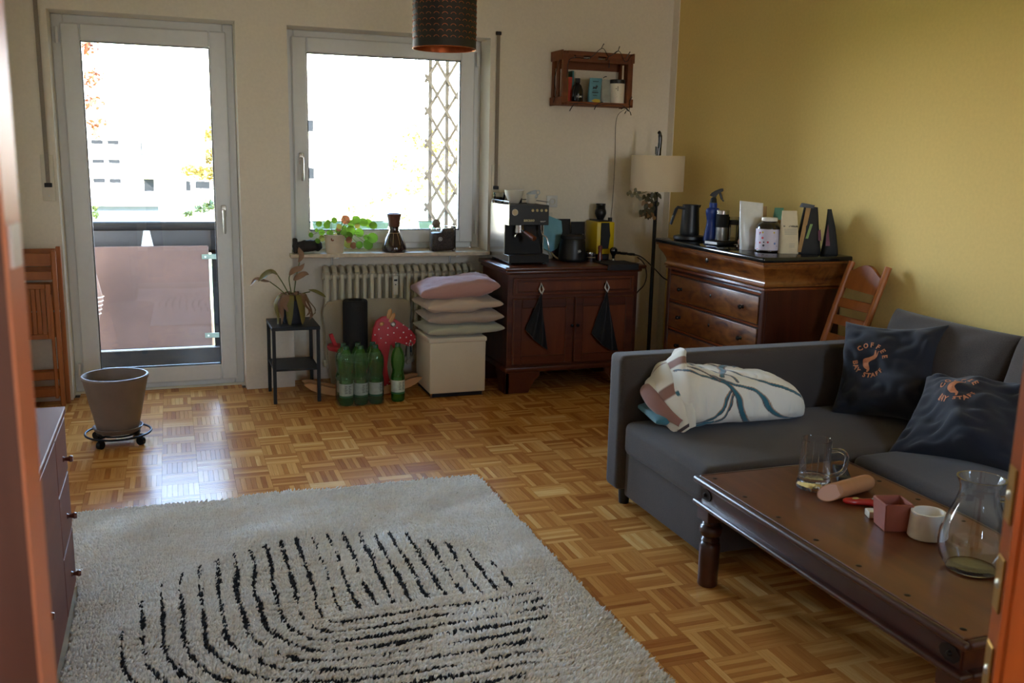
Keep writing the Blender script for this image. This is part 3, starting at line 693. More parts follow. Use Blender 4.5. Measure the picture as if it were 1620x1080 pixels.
# cushions with printed lettering
fabric('cushion_navy', '#20202a', '#16161d', scale=2200, bmp=.2, sheen=.15); plain('print_orange', '#c07a52', .8, var=.1, vs=90)
def staff_cushion(label, o, xa, ya, seed, pu, pv, rot, size=.46, amp=.011):
    xa = Vector(xa).normalized(); ya = Vector(ya); ya = (ya-xa*ya.dot(xa)).normalized(); za = xa.cross(ya)
    t = thing('cushion', label, 'cushion', o, group='navy printed cushions on the sofa')
    f = pillow_fn(size, size, .23, seed, amp, .15, .7, 7.5, .36)
    Mx = frame_M((0, 0, 0), xa, ya, za)
    pillow_mb(f, 56).xf(Mx).build('cover', 'cushion_navy', t, ang=80, local=True)
    cr, sr = math.cos(rot), math.sin(rot)
    def put(x, y):       # print plane (metres) -> cushion surface
        u = pu+(x*cr-y*sr)/(size/2); v = pv+(x*sr+y*cr)/(size/2)
        p = f(np.clip(u, -.98, .98), np.clip(v, -.98, .98), 1, .0022); return Mx @ Vector(p.tolist())
    mb = MB()
    def arc(txt, R, top, a0, a1, size_):
        k = len(txt)
        for i, ch in enumerate(txt):
            if ch == ' ': continue
            an = a0+(a1-a0)*i/(k-1)
            cx, cy_ = R*math.cos(an), R*math.sin(an); ro = an-PI/2 if top else an+PI/2
            c_, s_ = math.cos(ro), math.sin(ro)
            V, F = text2d(ch, size_, bold=.0012)
            vv = [mb.bm.verts.new(put(cx+x*c_-y*s_, cy_+x*s_+y*c_)) for x, y in V]
            for q_ in F:
                try: mb.bm.faces.new([vv[i_] for i_ in q_])
                except ValueError: pass
    arc('COFFEE', .078, True, math.radians(150), math.radians(30), .034)
    arc('BAY STAFF', .078, False, math.radians(205), math.radians(335), .034)
    # steam swirl emblem: two tapering s-shaped strokes
    for off, th0 in ((0., .010), (.016, .005)):
        c = bez([(.012+off, .058, 0), (.016+off*.6, .03, 0), (-.004+off*.4, .008, 0), (-.026+off, -.012, 0), (-.012+off, -.034, 0), (.006+off*.2, -.044, 0), (.004+off*.2, -.06, 0)], 6)
        L, R_ = [], []
        for i, p in enumerate(c):
            d = (c[min(i+1, len(c)-1)]-c[max(i-1, 0)]).normalized(); nrm = Vector((-d.y, d.x, 0)); h = th0*math.sin(PI*(.04+.92*i/(len(c)-1)))**.7
            L.append(put(*(p+nrm*h)[:2])); R_.append(put(*(p-nrm*h)[:2]))
        for i in range(len(c)-1): mb.quad(L[i], R_[i], R_[i+1], L[i+1])
    mb.build('print', 'print_orange', t, smooth=False, local=True, label='orange printed lettering around a steam swirl')
    return t
staff_cushion('upright navy cushion in the sofa corner, its orange lettering fully readable', (2.92, 3.225, .60), (.46, -.88, .10), (.40, .10, .92), 31, -.26, .14, math.radians(-14), .45, .017)
staff_cushion('slumped navy cushion nearest the orange door leaf, its lettering creased', (2.86, 2.70, .525), (.42, -.90, .12), (.72, .30, .50), 37, -.15, .22, math.radians(10), .48, .022)

# folded duvet on the chaise
attrmat('duvet_cotton', .85, .3, .1, 250)
def duvet():
    t = thing('folded_duvet', 'folded cream duvet with teal and brown ribbon pattern on the chaise', 'duvet', (2.2, 3.34, .41))
    nu, nv = 300, 230; U = np.linspace(0, 1, nu); V = np.linspace(0, 2*PI, nv, endpoint=False)
    n1, n2, n3 = SN(5, 7), SN(6, 22), SN(8, 60); P = np.zeros((nu, nv, 3)); C = np.zeros((nu, nv, 3))
    x0, x1 = 1.885, 2.545
    for i, u in enumerate(U):
        e = max(1e-3, 1-max(0, (u-.5)*2)**5)**.4*(max(1e-3, 1-max(0, (.5-u)*2)**14)**.3)
        ht = (.235-.05*u-.05*u**3)*e; hw = (.150-.01*u)*(.25+.75*e)
        yc = 3.340+.01*math.sin(u*6); c = np.cos(V); s = np.sin(V)
        Y = hw*np.sign(c)*np.abs(c)**.6; Z = ht/2*np.sign(s)*np.abs(s)**.62
        zz = ht/2+Z
        P[i, :, 0] = x0+(x1-x0)*u+.30*zz*(.5-u)*.6+.03*np.cos(V)*(u-.5); P[i, :, 1] = yc+Y+.10*zz*.6; P[i, :, 2] = .418+zz
    wr = n1(P*np.array([.8, 1, 1]))*.007+np.abs(n2(P*np.array([1.0, .8, .5])))*.008+np.abs(n3(P*np.array([1.0, .5, .4])))*.0035
    ctr = P.mean(1, keepdims=True); d = P-ctr; d /= np.maximum(np.linalg.norm(d, axis=-1, keepdims=True), 1e-6)
    P = P+d*wr[..., None]*np.clip((P[..., 2:3]-.417)/.05, 0, 1); P[..., 2] = np.maximum(P[..., 2], .4175); P[..., 1] = np.minimum(P[..., 1], 3.494)
    S2 = (PI*1.5-V) % (2*PI)/(2*PI)     # 0 underneath, .25 front, .5 top, .75 back
    UU, SS = np.meshgrid(U, S2, indexing='ij')
    C[:] = H('#e4ddcd')[:3]
    def ribbon(pts, w0, w1):
        pl = [(p.x, p.y) for p in bez([(a_, b_, 0) for a_, b_ in pts], 30)]
        D = np.full(UU.shape, 9.); T = np.zeros(UU.shape); SG = np.zeros(UU.shape)
        for k, (a_, b_) in enumerate(pl):
            dx = (UU-a_)*.66; dy = (SS-b_)*.95; dd = np.hypot(dx, dy); mk = dd < D; D[mk] = dd[mk]; T[mk] = k/len(pl); SG[mk] = np.sign(dy)[mk]
        w_ = w0+(w1-w0)*T; m1 = D < w_*.5; m2 = (D >= w_*.5) & (D < w_*.5+.0045)
        C[m1] = H('#2c6470')[:3]; C[m2 & (SG > 0)] = H('#a9805f')[:3]; C[m2 & (SG <= 0)] = H('#54403c')[:3]
    ribbon([(.02, .10), (.16, .14), (.28, .22), (.37, .31)], .018, .004)
    ribbon([(.20, .10), (.30, .18), (.37, .28)], .012, .003)
    ribbon([(.05, .50), (.14, .42), (.24, .375), (.34, .33), (.40, .26), (.46, .17), (.52, .08)], .006, .024)
    ribbon([(.24, .40), (.36, .345), (.52, .30), (.66, .22), (.82, .14), (.97, .12)], .006, .026)
    ribbon([(.40, .56), (.50, .44), (.62, .375), (.74, .345), (.92, .33)], .004, .024)
    ribbon([(.22, .54), (.30, .455), (.40, .43), (.42, .36)], .012, .006)
    ribbon([(.31, .40), (.36, .46), (.46, .52), (.60, .54), (.72, .55)], .018, .012)
    ribbon([(.10, .52), (.20, .43), (.27, .36)], .003, .006)
    idx = np.arange(nu*nv).reshape(nu, nv); a_ = idx[:-1]; b_ = idx[1:]
    F = np.stack([a_, b_, np.roll(b_, -1, 1), np.roll(a_, -1, 1)], -1).reshape(-1, 4)
    npmesh('cover', P.reshape(-1, 3), F[:, ::-1], 'duvet_cotton', t, tint=C.reshape(-1, 3))
    # rolled layers at the left end, seen edge-on
    def lip(pts, rr, flat, base, bands, seed):
        c = bez(pts, 14); k = len(c); R_ = np.interp(np.linspace(0, 1, k), np.linspace(0, 1, len(rr)), rr); n = 22; g = SN(seed, 20)
        L = np.zeros((k, n, 3)); T = np.zeros((k, n, 3)); T[:] = H(base)[:3]; sd = Vector((-.80, -.35, .48)).normalized()
        for i, p in enumerate(c):
            dd = (c[min(i+1, k-1)]-c[max(i-1, 0)]).normalized(); a1 = (sd-dd*sd.dot(dd)).normalized(); b1 = dd.cross(a1)
            for j in range(n): L[i, j] = p+(a1*math.cos(2*PI*j/n)*flat+b1*math.sin(2*PI*j/n))*R_[i]
            for (f0, f1, col) in bands:
                if f0 <= i/(k-1) <= f1: T[i] = H(col)[:3]
        cc = L.mean(1, keepdims=True); L += (L-cc)/np.maximum(np.linalg.norm(L-cc, axis=-1, keepdims=True), 1e-6)*(g(L)*.004)[..., None]
        L[..., 2] = np.maximum(L[..., 2], .4175); L[..., 1] = np.minimum(L[..., 1], 3.494)
        ix = np.arange(k*n).reshape(k, n); F = np.stack([ix[:-1], ix[1:], np.roll(ix[1:], -1, 1), np.roll(ix[:-1], -1, 1)], -1).reshape(-1, 4)
        npmesh('rolled_fold', L.reshape(-1, 3), F, 'duvet_cotton', t, tint=T.reshape(-1, 3))
    lip([(2.03, 3.47, .640), (1.985, 3.44, .668), (1.945, 3.36, .630), (1.925, 3.28, .560), (1.92, 3.215, .480), (1.93, 3.19, .435)], [.03, .052, .055, .050, .04, .02], .34, '#e4ddcd', [(.30, .38, '#8a5f4c'), (.60, .64, '#2c6470')], 3)
    lip([(1.965, 3.48, .600), (1.920, 3.45, .622), (1.897, 3.36, .582), (1.895, 3.27, .510), (1.90, 3.21, .450), (1.91, 3.19, .425)], [.03, .045, .052, .048, .036, .02], .30, '#e4ddcd', [(.13, .22, '#8a5f4c'), (.45, .53, '#8a5f4c'), (.86, .95, '#4a3a3a')], 4)
    lip([(1.915, 3.48, .568), (1.880, 3.45, .582), (1.866, 3.36, .535), (1.872, 3.28, .468), (1.88, 3.21, .425)], [.02, .036, .04, .036, .02], .26, '#e0d8c8', [(.1, .2, '#8a5f4c'), (.55, .6, '#54403c')], 5)
    lip([(1.905, 3.48, .535), (1.858, 3.44, .540), (1.852, 3.36, .515), (1.868, 3.28, .480), (1.895, 3.205, .452)], [.015, .032, .034, .030, .02], .7, '#93675a', [], 6)
duvet()
fabric('pillow_teal', '#4b8593', '#3a6d78', scale=2000, sheen=.3)
f = pillow_fn(.25, .26, .07, 44, .006, .05, power=.32)
pillow_mb(f, 36).xf(frame_M((1.952, 3.363, .449), Vector((.98, -.17, 0)), Vector((.17, .98, 0)), Vector((0, 0, 1)))).build('teal_pillow', 'pillow_teal', None, 'teal pillow squeezed under the left end of the folded duvet', 'pillow', ang=80)

# ------------------------------------------------------------------ coffee table
wood('table_top', [(.25, '#42200e'), (.5, '#603114'), (.75, '#7a441c')], axis=1, scale=5, rough=.38, coat=.08)
wood('table_dark', [(.25, '#2a120c'), (.5, '#3f1d13'), (.75, '#57291b')], axis=1, scale=6, rough=.3, coat=.3)
plain('iron_dark', '#2b211b', .45, .7)
tb = thing('coffee_table', 'low dark wooden coffee table with turned legs and iron corner studs', 'table', (2.03, 2.16, 0))
TX0, TX1, TY0, TY1 = 1.70, 2.36, 1.54, 2.78
MB().box(TX0+.022, TX1-.022, TY0+.022, TY1-.022, .375, .400, .002).build('table_top', 'table_top', tb)
rm = MB()
for (xa, xb, ya, yb) in ((TX0, TX0+.024, TY0, TY1), (TX1-.024, TX1, TY0, TY1), (TX0+.024, TX1-.024, TY0, TY0+.024), (TX0+.024, TX1-.024, TY1-.024, TY1)): rm.box(xa, xb, ya, yb, .376, .399, .010, 4)
rm.build('top_moulding', 'table_dark', tb, ang=50)
for (xa, xb, ya, yb) in ((TX0+.025, TX0+.05, TY0+.03, TY1-.03), (TX1-.05, TX1-.025, TY0+.03, TY1-.03), (TX0+.03, TX1-.03, TY0+.025, TY0+.05), (TX0+.03, TX1-.03, TY1-.05, TY1-.025)):
    MB().box(xa, xb, ya, yb, .305, .376, .002).build('apron', 'table_dark', tb)
rm = MB()
for (xa, xb, ya, yb) in ((TX0+.002, TX0+.045, TY0+.002, TY1-.002), (TX1-.045, TX1-.002, TY0+.002, TY1-.002), (TX0+.045, TX1-.045, TY0+.002, TY0+.045), (TX0+.045, TX1-.045, TY1-.045, TY1-.002)):
    rm.box(xa, xb, ya, yb, .296, .314, .008, 3)
rm.build('lower_moulding', 'table_dark', tb, ang=50)
legp = [(0, 0), (.033, 0), (.036, .006), (.035, .02), (.036, .10), (.037, .15), (.034, .160), (.028, .166), (.034, .172), (.030, .180), (.026, .184), (.034, .190), (.040, .203), (.041, .212), (.037, .224), (.028, .230), (.033, .236), (.028, .244), (.026, .25), (0, .252)]
for x in (TX0+.055, TX1-.055):
    for y in (TY0+.055, TY1-.055):
        lg = MB().lathe(legp, (x, y, 0), 24).box(x-.038, x+.038, y-.038, y+.038, .246, .300, .003).build('leg', 'table_dark', tb, ang=40)
for x, sx in ((TX0+.024, -1), (TX1-.024, 1)):
    for y, sy in ((TY0+.06, -1), (TY1-.06, 1)):
        b_ = MB().prism([(-.03, -.006), (-.016, -.020), (.01, -.022), (.028, -.014), (.034, 0), (.028, .014), (.01, .022), (-.016, .020), (-.03, .006)], lambda p, q_: (x, y-sy*p, .343+q_), lambda p, q_: (x+sx*.003, y-sy*p, .343+q_)).build('corner_iron', 'iron_dark', tb)
        MB().lathe([(0, .010), (.006, .008), (.008, 0)], n=12, M=Matrix.Translation((x+sx*.003, y, .343)) @ Matrix.Rotation(sx*PI/2, 4, 'Y')).build('stud', 'iron_dark', b_)
nl = None
for k in range(7):
    for x in (TX0+.055, TX1-.055):
        y = TY0+.06+k*(TY1-TY0-.12)/6
        if nl is None: nl = MB().lathe([(0, .002), (.006, .0015), (.009, 0)], (x, y, .400), 10).build('nail_head', 'iron_dark', tb); n0 = (x, y)
        else: c = nl.copy(); COL.objects.link(c); c.parent = tb; c.location = (x-n0[0], y-n0[1], 0)

# ------------------------------------------------------------------ dresser with marble top
wood('flame_veneer', [(.36, '#1a0903'), (.47, '#48200c'), (.58, '#6b3a16'), (.75, '#855224')], axis=1, scale=5, stretch=.35, rough=.32, coat=.25, burl=1.6, mirror=True)
wood('mahogany', [(.28, '#260e06'), (.5, '#421b0b'), (.72, '#582a12')], axis=2, scale=6, rough=.3, coat=.35)
wood('mahogany_rail', [(.28, '#4a1e0c'), (.5, '#6f3415'), (.72, '#86461f')], axis=1, scale=6, rough=.25, coat=.4)
plain('marble_black', '#17191a', .12, var=.6, vs=9); plain('knob_black', '#15120f', .25, var=0); plain('gap_shade', '#120805', .8, var=0)
dr_ = thing('dresser', 'mahogany chest of drawers with black marble top against the yellow wall', 'dresser', (3.06, 4.56, 0))
BX0, BX1, BY0, BY1 = 2.835, 3.315, 4.055, 5.065
MB().box(BX0+.02, BX1, BY0, BY1, .10, .86, .003).build('carcass', 'mahogany', dr_)
for (ya, yb) in ((BY0, BY0+.035), (BY1-.035, BY1)): MB().box(BX0, BX0+.02, ya, yb, .10, .86, .004).build('stile', 'mahogany', dr_)
MB().box(BX0-.015, BX1, BY0-.015, BY1+.015, 0, .10, .01, 2).build('plinth', 'mahogany', dr_)
# ogee frieze drawer section swept round front and both sides
og = [(0, .860), (.014, .862), (.016, .872), (.008, .880), (.006, .890), (.010, .905), (.022, .930), (.040, .955), (.046, .968), (.046, .980), (.056, .984), (.058, .994), (0, .994)]
mb = MB(); rings = []
for o_, z in og:
    rings.append([mb.bm.verts.new(p) for p in ((BX1, BY1+o_, z), (BX0-o_, BY1+o_, z), (BX0-o_, BY0-o_, z), (BX1, BY0-o_, z))])
for A, B in zip(rings, rings[1:]):
    for i in range(3): mb.bm.faces.new((A[i], A[i+1], B[i+1], B[i]))
    mb.bm.faces.new((A[3], A[0], B[0], B[3]))
mb.build('frieze_drawer', 'flame_veneer', dr_, ang=50)
for z in (.853, .847): MB().box(BX0-.010, BX1, BY0-.010, BY1+.010, z-.004, z+.004, .003, 2).build('bead', 'mahogany_rail', dr_)
MB().box(2.772, 3.317, 3.992, 5.128, .994, 1.020, .008, 3).build('marble_top', 'marble_black', dr_)
for z in (.945,): MB().lathe([(0, .016), (.012, .014), (.014, .008), (.006, .004), (.005, 0)], n=14, M=Matrix.Translation((BX0-.028, 4.56, z)) @ Matrix.Rotation(-PI/2, 4, 'Y')).build('keyhole', 'knob_black', dr_)
for i, (z0, z1) in enumerate(((.662, .806), (.492, .638), (.322, .468), (.135, .298))):
    MB().box(BX0+.008, BX0+.021, BY0+.037, BY1-.037, z0-.006, z1+.006).build('drawer_gap', 'gap_shade', dr_)  # near-black sheet puts the shade of the drawer gaps into colour
    d_ = MB().box(BX0-.002, BX0+.018, BY0+.045, BY1-.045, z0, z1, .004, 2).build('drawer', 'flame_veneer', dr_)
    MB().box(BX0+.002, BX0+.02, BY0+.035, BY1-.035, z1+.006, z1+.020, .003).build('rail', 'mahogany_rail', dr_)
    for y in (4.235, 4.885):
        MB().lathe([(0, .026), (.010, .025), (.013, .018), (.010, .011), (.006, .008), (.009, .003), (.011, 0)], n=16, M=Matrix.Translation((BX0-.002, y, (z0+z1)/2)) @ Matrix.Rotation(-PI/2, 4, 'Y')).build('knob', 'knob_black', d_)
    MB().lathe([(0, .003), (.007, .002), (.010, 0)], n=12, M=Matrix.Translation((BX0-.002, 4.56, (z0+z1)/2+.01)) @ Matrix.Rotation(-PI/2, 4, 'Y')).build('keyhole', 'knob_black', d_)

# ------------------------------------------------------------------ sideboard under the coffee machine
wood('sideboard_wood', [(.28, '#3a190e'), (.5, '#572915'), (.72, '#6c381c')], axis=0, scale=6, rough=.35, coat=.25)
wood('sideboard_panel', [(.28, '#47200f'), (.5, '#653016'), (.72, '#7a4120')], axis=2, scale=6, rough=.35, coat=.25)
sb = thing('sideboard', 'dark brown two door sideboard between the window and the floor lamp', 'cabinet', (2.41, 5.75, 0))
MB().box(1.962, 2.865, 5.505, 6.02, .15, .79, .004).build('carcass', 'sideboard_wood', sb)
MB().box(1.93, 2.905, 5.462, 6.024, .788, .812, .008, 3).build('top_board', 'sideboard_wood', sb)
MB().box(1.945, 2.885, 5.485, 6.02, .765, .789, .008, 2).build('top_moulding', 'sideboard_wood', sb)
MB().box(1.948, 2.88, 5.488, 6.02, .135, .172, .010, 3).build('base_moulding', 'sideboard_wood', sb)
dw = MB().box(1.995, 2.832, 5.492, 5.507, .632, .742, .004).build('drawer', 'sideboard_panel', sb)
ring(2.012, 2.815, .646, .728, .012, .012, .012, .012, 5.486, 5.495, .003).build('drawer_moulding', 'sideboard_wood', dw)
for x in (2.177, 2.626): MB().lathe([(0, .022), (.011, .02), (.013, .013), (.006, .006), (.008, 0)], n=14, M=Matrix.Translation((x, 5.492, .69)) @ Matrix.Rotation(PI/2, 4, 'X')).build('knob', 'knob_black', dw)
for x0, x1, kx in ((1.995, 2.408, 2.392), (2.416, 2.832, 2.432)):
    d_ = MB().box(x0, x1, 5.492, 5.507, .185, .612, .003).build('door', 'sideboard_panel', sb)
    ring(x0+.002, x1-.002, .187, .610, .055, .055, .055, .06, 5.482, 5.494, .004).build('door_frame', 'sideboard_wood', d_)
    MB().lathe([(0, .02), (.010, .018), (.011, .012), (.005, .005), (.007, 0)], n=14, M=Matrix.Translation((kx, 5.483, .43)) @ Matrix.Rotation(PI/2, 4, 'X')).build('knob', 'knob_black', d_)
foot = [(0, 0), (.16, 0), (.175, .045), (.20, .085), (.235, .11), (.235, .137), (0, .137)]
for sg, xb in ((1, 1.95), (-1, 2.878)):
    MB().prism(foot, lambda p, q_: (xb+sg*p, 5.488, q_), lambda p, q_: (xb+sg*p, 5.515, q_), .003).prism([(0, 0), (.12, 0), (.14, .06), (.19, .11), (.19, .137), (0, .137)], lambda p, q_: (xb, 5.488+p, q_), lambda p, q_: (xb+sg*.025, 5.488+p, q_)).build('bracket_foot', 'sideboard_wood', sb)
    MB().box(min(xb, xb+sg*.1), max(xb, xb+sg*.1), 5.93, 6.02, 0, .137, .003).build('back_foot', 'sideboard_wood', sb)
# black towels on the drawer knobs
fabric('towel_black', '#0e0e10', '#09090a', scale=1500, sheen=.2); plain('loop_white', '#d8d4ca', .8)
def towel(x, poly, label):
    t = thing('towel', label, 'towel', (x, 5.46, poly[0][1]-.3), group='black towels hanging from the drawer knobs')
    n = 16; top, (lx, lz), (mx, mz), (rx, rz) = poly
    P = np.zeros((n, n, 3)); g = SN(int(x*100), 4, 2)
    for i in range(n):
        for j in range(n):
            a_, b_ = i/(n-1), j/(n-1)
            ql = np.array(top)+(np.array((lx, lz))-top)*a_**.85; qr = np.array(top)+(np.array((rx, rz))-top)*a_**.85
            qm = np.array(top)+(np.array((mx, mz))-top)*a_
            p = ql*(1-b_)**2+2*qm*b_*(1-b_)+qr*b_*b_
            P[i, j] = (p[0], 5.452+.012*math.sin(b_*14+a_*2)*min(1, a_*3)+.002*float(g(np.array([a_*3, b_*3]))), p[1])
    mb = MB().grid(P); Q = P.copy(); Q[..., 1] += .012; mb.grid(Q)
    for e in (P[0], ): pass
    for A, B in ((P[:, 0], Q[:, 0]), (P[:, -1], Q[:, -1]), (P[-1], Q[-1])):
        mb.grid(np.stack([A, B], 0))
    mb.build('cloth', 'towel_black', t, ang=80)
    MB().tube([(x, 5.477, .71), (x-.014, 5.466, .67), (x, 5.458, top[1]-.005), (x+.014, 5.466, .67)], .006, 6, closed=True).build('loop', 'loop_white', t, label='white hanging loop')
towel(2.172, [(2.168, .648), (2.072, .415), (2.14, .33), (2.218, .285)], 'black towel hanging from the left drawer knob of the sideboard')
towel(2.626, [(2.622, .648), (2.530, .375), (2.64, .24), (2.715, .255)], 'black towel hanging from the right drawer knob of the sideboard')

# ------------------------------------------------------------------ wooden chair behind the sofa
wood('pine_orange', [(.28, '#8a4a1c'), (.5, '#a55f29'), (.72, '#b97235')], axis=2, scale=5, rough=.5)
ch = thing('wooden_chair', 'orange pine ladder back chair squeezed between dresser and sofa arm', 'chair', (3.08, 3.80, 0))
def post(y, dx): return [(3.04+dx, y, 0), (3.09+dx, y, .43), (3.17+dx, y, .72), (3.265+dx, y, 1.0)]
PY = ((3.935, .0), (3.672, .0))
for y, dx in PY:
    c = bez(post(y, dx), 6); MB().tube(c, .022, 10, flat=.8).build('back_post', 'pine_orange', ch)
    MB().box(2.78, 2.82, y-.018, y+.018, 0, .42, .004).build('leg', 'pine_orange', ch)
MB().box(2.765, 3.11, 3.652, 3.955, .42, .45, .008, 2).build('seat', 'pine_orange', ch)
def xat(z): return float(np.interp(z, [0, .43, .72, 1.0], [3.04, 3.09, 3.17, 3.265]))
for z0, z1 in ((.60, .64), (.69, .735), (.775, .82)):
    MB().prism([(3.685, z0), (3.925, z0), (3.925, z1), (3.685, z1)], lambda p, q_: (xat(q_)-.008, p, q_), lambda p, q_: (xat(q_)+.008, p, q_), .002).build('slat', 'pine_orange', ch)
tp = [(3.685, .855), (3.925, .875)]
n_ = 14; arc_ = [(3.925-(.24)*k/n_, .955+.045*math.sin(PI*k/n_)**1.5-.01*k/n_) for k in range(n_+1)]
MB().prism([(3.685, .862), (3.925, .872)]+arc_, lambda p, q_: (xat(q_)-.009, p, q_), lambda p, q_: (xat(q_)+.009, p, q_)).build('top_rail', 'pine_orange', ch)

# ------------------------------------------------------------------ low chest at the left
wood('cherry_veneer', [(.28, '#5c3228'), (.5, '#6d3d30'), (.72, '#7a4838')], axis=1, scale=4, rough=.5); MATS['cherry_veneer'].node_tree.nodes['Principled BSDF'].inputs['Specular IOR Level'].default_value = .2; plain('knob_red', '#5a2416', .3, coat=.4); plain('edge_light', '#a9b0bd', .3, var=0)
cs = thing('low_chest', 'low cherry brown chest with small drawers at the far end', 'chest', (-.62, 2.3, .0))
CX = -.362; CY1 = 3.31
MB().box(-.885, CX-.018, 1.25, CY1, .024, .632, .002).build('carcass', 'cherry_veneer', cs); MB().box(-.89, CX+.006, 1.24, CY1+.008, .632, .655, .003).build('top_board', 'cherry_veneer', cs)
for z0, z1 in ((.445, .622), (.245, .437), (.045, .237)):
    d_ = MB().box(CX-.016, CX+.002, 3.03, CY1-.003, z0, z1, .002).build('drawer', 'cherry_veneer', cs)
    MB().lathe([(0, .030), (.009, .029), (.011, .022), (.007, .014), (.006, .006), (.010, 0)], n=14, M=Matrix.Translation((CX+.002, 3.19, (z0+z1)/2-.02)) @ Matrix.Rotation(PI/2, 4, 'Y')).build('knob', 'knob_red', d_)
for (ya, yb, ky) in ((2.44, 3.022, 2.52), (1.85, 2.432, 2.36), (1.26, 1.842, 1.4)):
    d_ = MB().box(CX-.016, CX+.002, ya, yb, .045, .622, .002).build('door', 'cherry_veneer', cs)
    MB().lathe([(0, .030), (.009, .029), (.011, .022), (.007, .014), (.006, .006), (.010, 0)], n=14, M=Matrix.Translation((CX+.002, ky, .30)) @ Matrix.Rotation(PI/2, 4, 'Y')).build('knob', 'knob_red', d_)

# ------------------------------------------------------------------ folding chairs leaning flat on the wall
def folding_chair(label, x0, x1, y, zt, lean):
    t = thing('folding_chair', label, 'chair', ((x0+x1)/2, y, 0), group='folded wooden chairs by the balcony door')
    M = Matrix.Translation((0, y, 0)) @ Matrix.Rotation(-lean, 4, 'X') @ Matrix.Translation((0, -y, 0))
    for x in (x0, x1-.026): MB().box(x, x+.026, y, y+.024, 0, zt, .004, M=M).build('leg', 'pine_orange', t)
    for z0, z1 in ((zt-.085, zt-.012), (zt-.165, zt-.115)): MB().box(x0+.026, x1-.026, y+.004, y+.016, z0, z1, .003, M=M).build('back_slat', 'pine_orange', t)
    ring(x0+.034, x1-.036, .40, .72, .03, .03, .03, .03, y-.004, y+.014, .003).xf(M).build('seat_frame', 'pine_orange', t)
    for k in range(5):
        a_ = x0+.064+k*(x1-x0-.13)/5; MB().box(a_, a_+(x1-x0-.13)/5-.003, y+.0, y+.010, .43, .69, .001, M=M).build('seat_slat', 'pine_orange', t)
    for x in (x0+.03, x1-.05): MB().box(x, x+.018, y-.006, y+.012, .05, .66, .003, M=M).build('cross_leg', 'pine_orange', t)
    for z in (.16, .06): MB().box(x0+.026, x1-.026, y+.002, y+.016, z, z+.05, .003, M=M).build('stretcher', 'pine_orange', t)
    MB().cyl((x0-.003, y+.010, .56), (x1+.003, y+.010, .56), .005, n=8).xf(M).build('pivot_rod', 'metal_satin', t)
    return t
folding_chair('folded wooden chair in front, leaning by the balcony door', -.885, -.628, 5.885, .905, .03)
folding_chair('folded wooden chair behind the other one, flat against the wall by the balcony door', -.875, -.607, 5.945, .925, .03)

# ------------------------------------------------------------------ plant pot on a wheeled trolley
plain('pot_taupe', '#7a6a60', .55, var=.08, vs=12); plain('trolley_black', '#101013', .5, 0, var=0, spec=.3)
PX, PYc = -.305, 5.075
tr = thing('plant_trolley', 'black wire plant trolley on castors under the taupe pot', 'trolley', (PX, PYc, 0))
cr_ = lambda r, z, n=40: [(PX+r*math.cos(2*PI*k/n), PYc+r*math.sin(2*PI*k/n), z) for k in range(n)]
MB().tube(cr_(.158, .055), .0055, 8, closed=True).build('outer_ring', 'trolley_black', tr); MB().tube(cr_(.10, .055), .005, 8, closed=True).build('inner_ring', 'trolley_black', tr)
for k in range(4):
    a_ = PI*.25+k*PI/2+.15; c_, s_ = math.cos(a_), math.sin(a_)
    MB().tube([(PX+.05*c_, PYc+.05*s_, .055), (PX+.158*c_, PYc+.158*s_, .055)], .006, 8).build('spoke', 'trolley_black', tr)
    wx, wy = PX+.135*c_, PYc+.135*s_
    w_ = MB().cyl((wx-.011*s_, wy+.011*c_, .0215), (wx+.011*s_, wy-.011*c_, .0215), .021, n=18).build('castor', 'trolley_black', tr)
    MB().box(wx-.010, wx+.010, wy-.010, wy+.010, .035, .055, .003).build('fork', 'trolley_black', w_)
pt = thing('plant_pot', 'large taupe flower pot standing on its saucer on the trolley', 'flower pot', (PX, PYc, .061))
MB().lathe([(0, 0), (.098, 0), (.112, .010), (.122, .028), (.117, .030), (.105, .016), (0, .014)], (PX, PYc, .061), 40).build('saucer', 'pot_taupe', pt)
MB().lathe([(0, .015), (.100, .015), (.104, .03), (.155, .275), (.160, .280), (.162, .290), (.158, .297), (.150, .297), (.146, .290), (.140, .24), (.0, .24)], (PX, PYc, .061), 48).build('pot', 'pot_taupe', pt)
MB().lathe([(.141, .236), (.10, .246), (.05, .242), (0, .25)], (PX, PYc, .061), 24).build('soil', 'soil', pt)

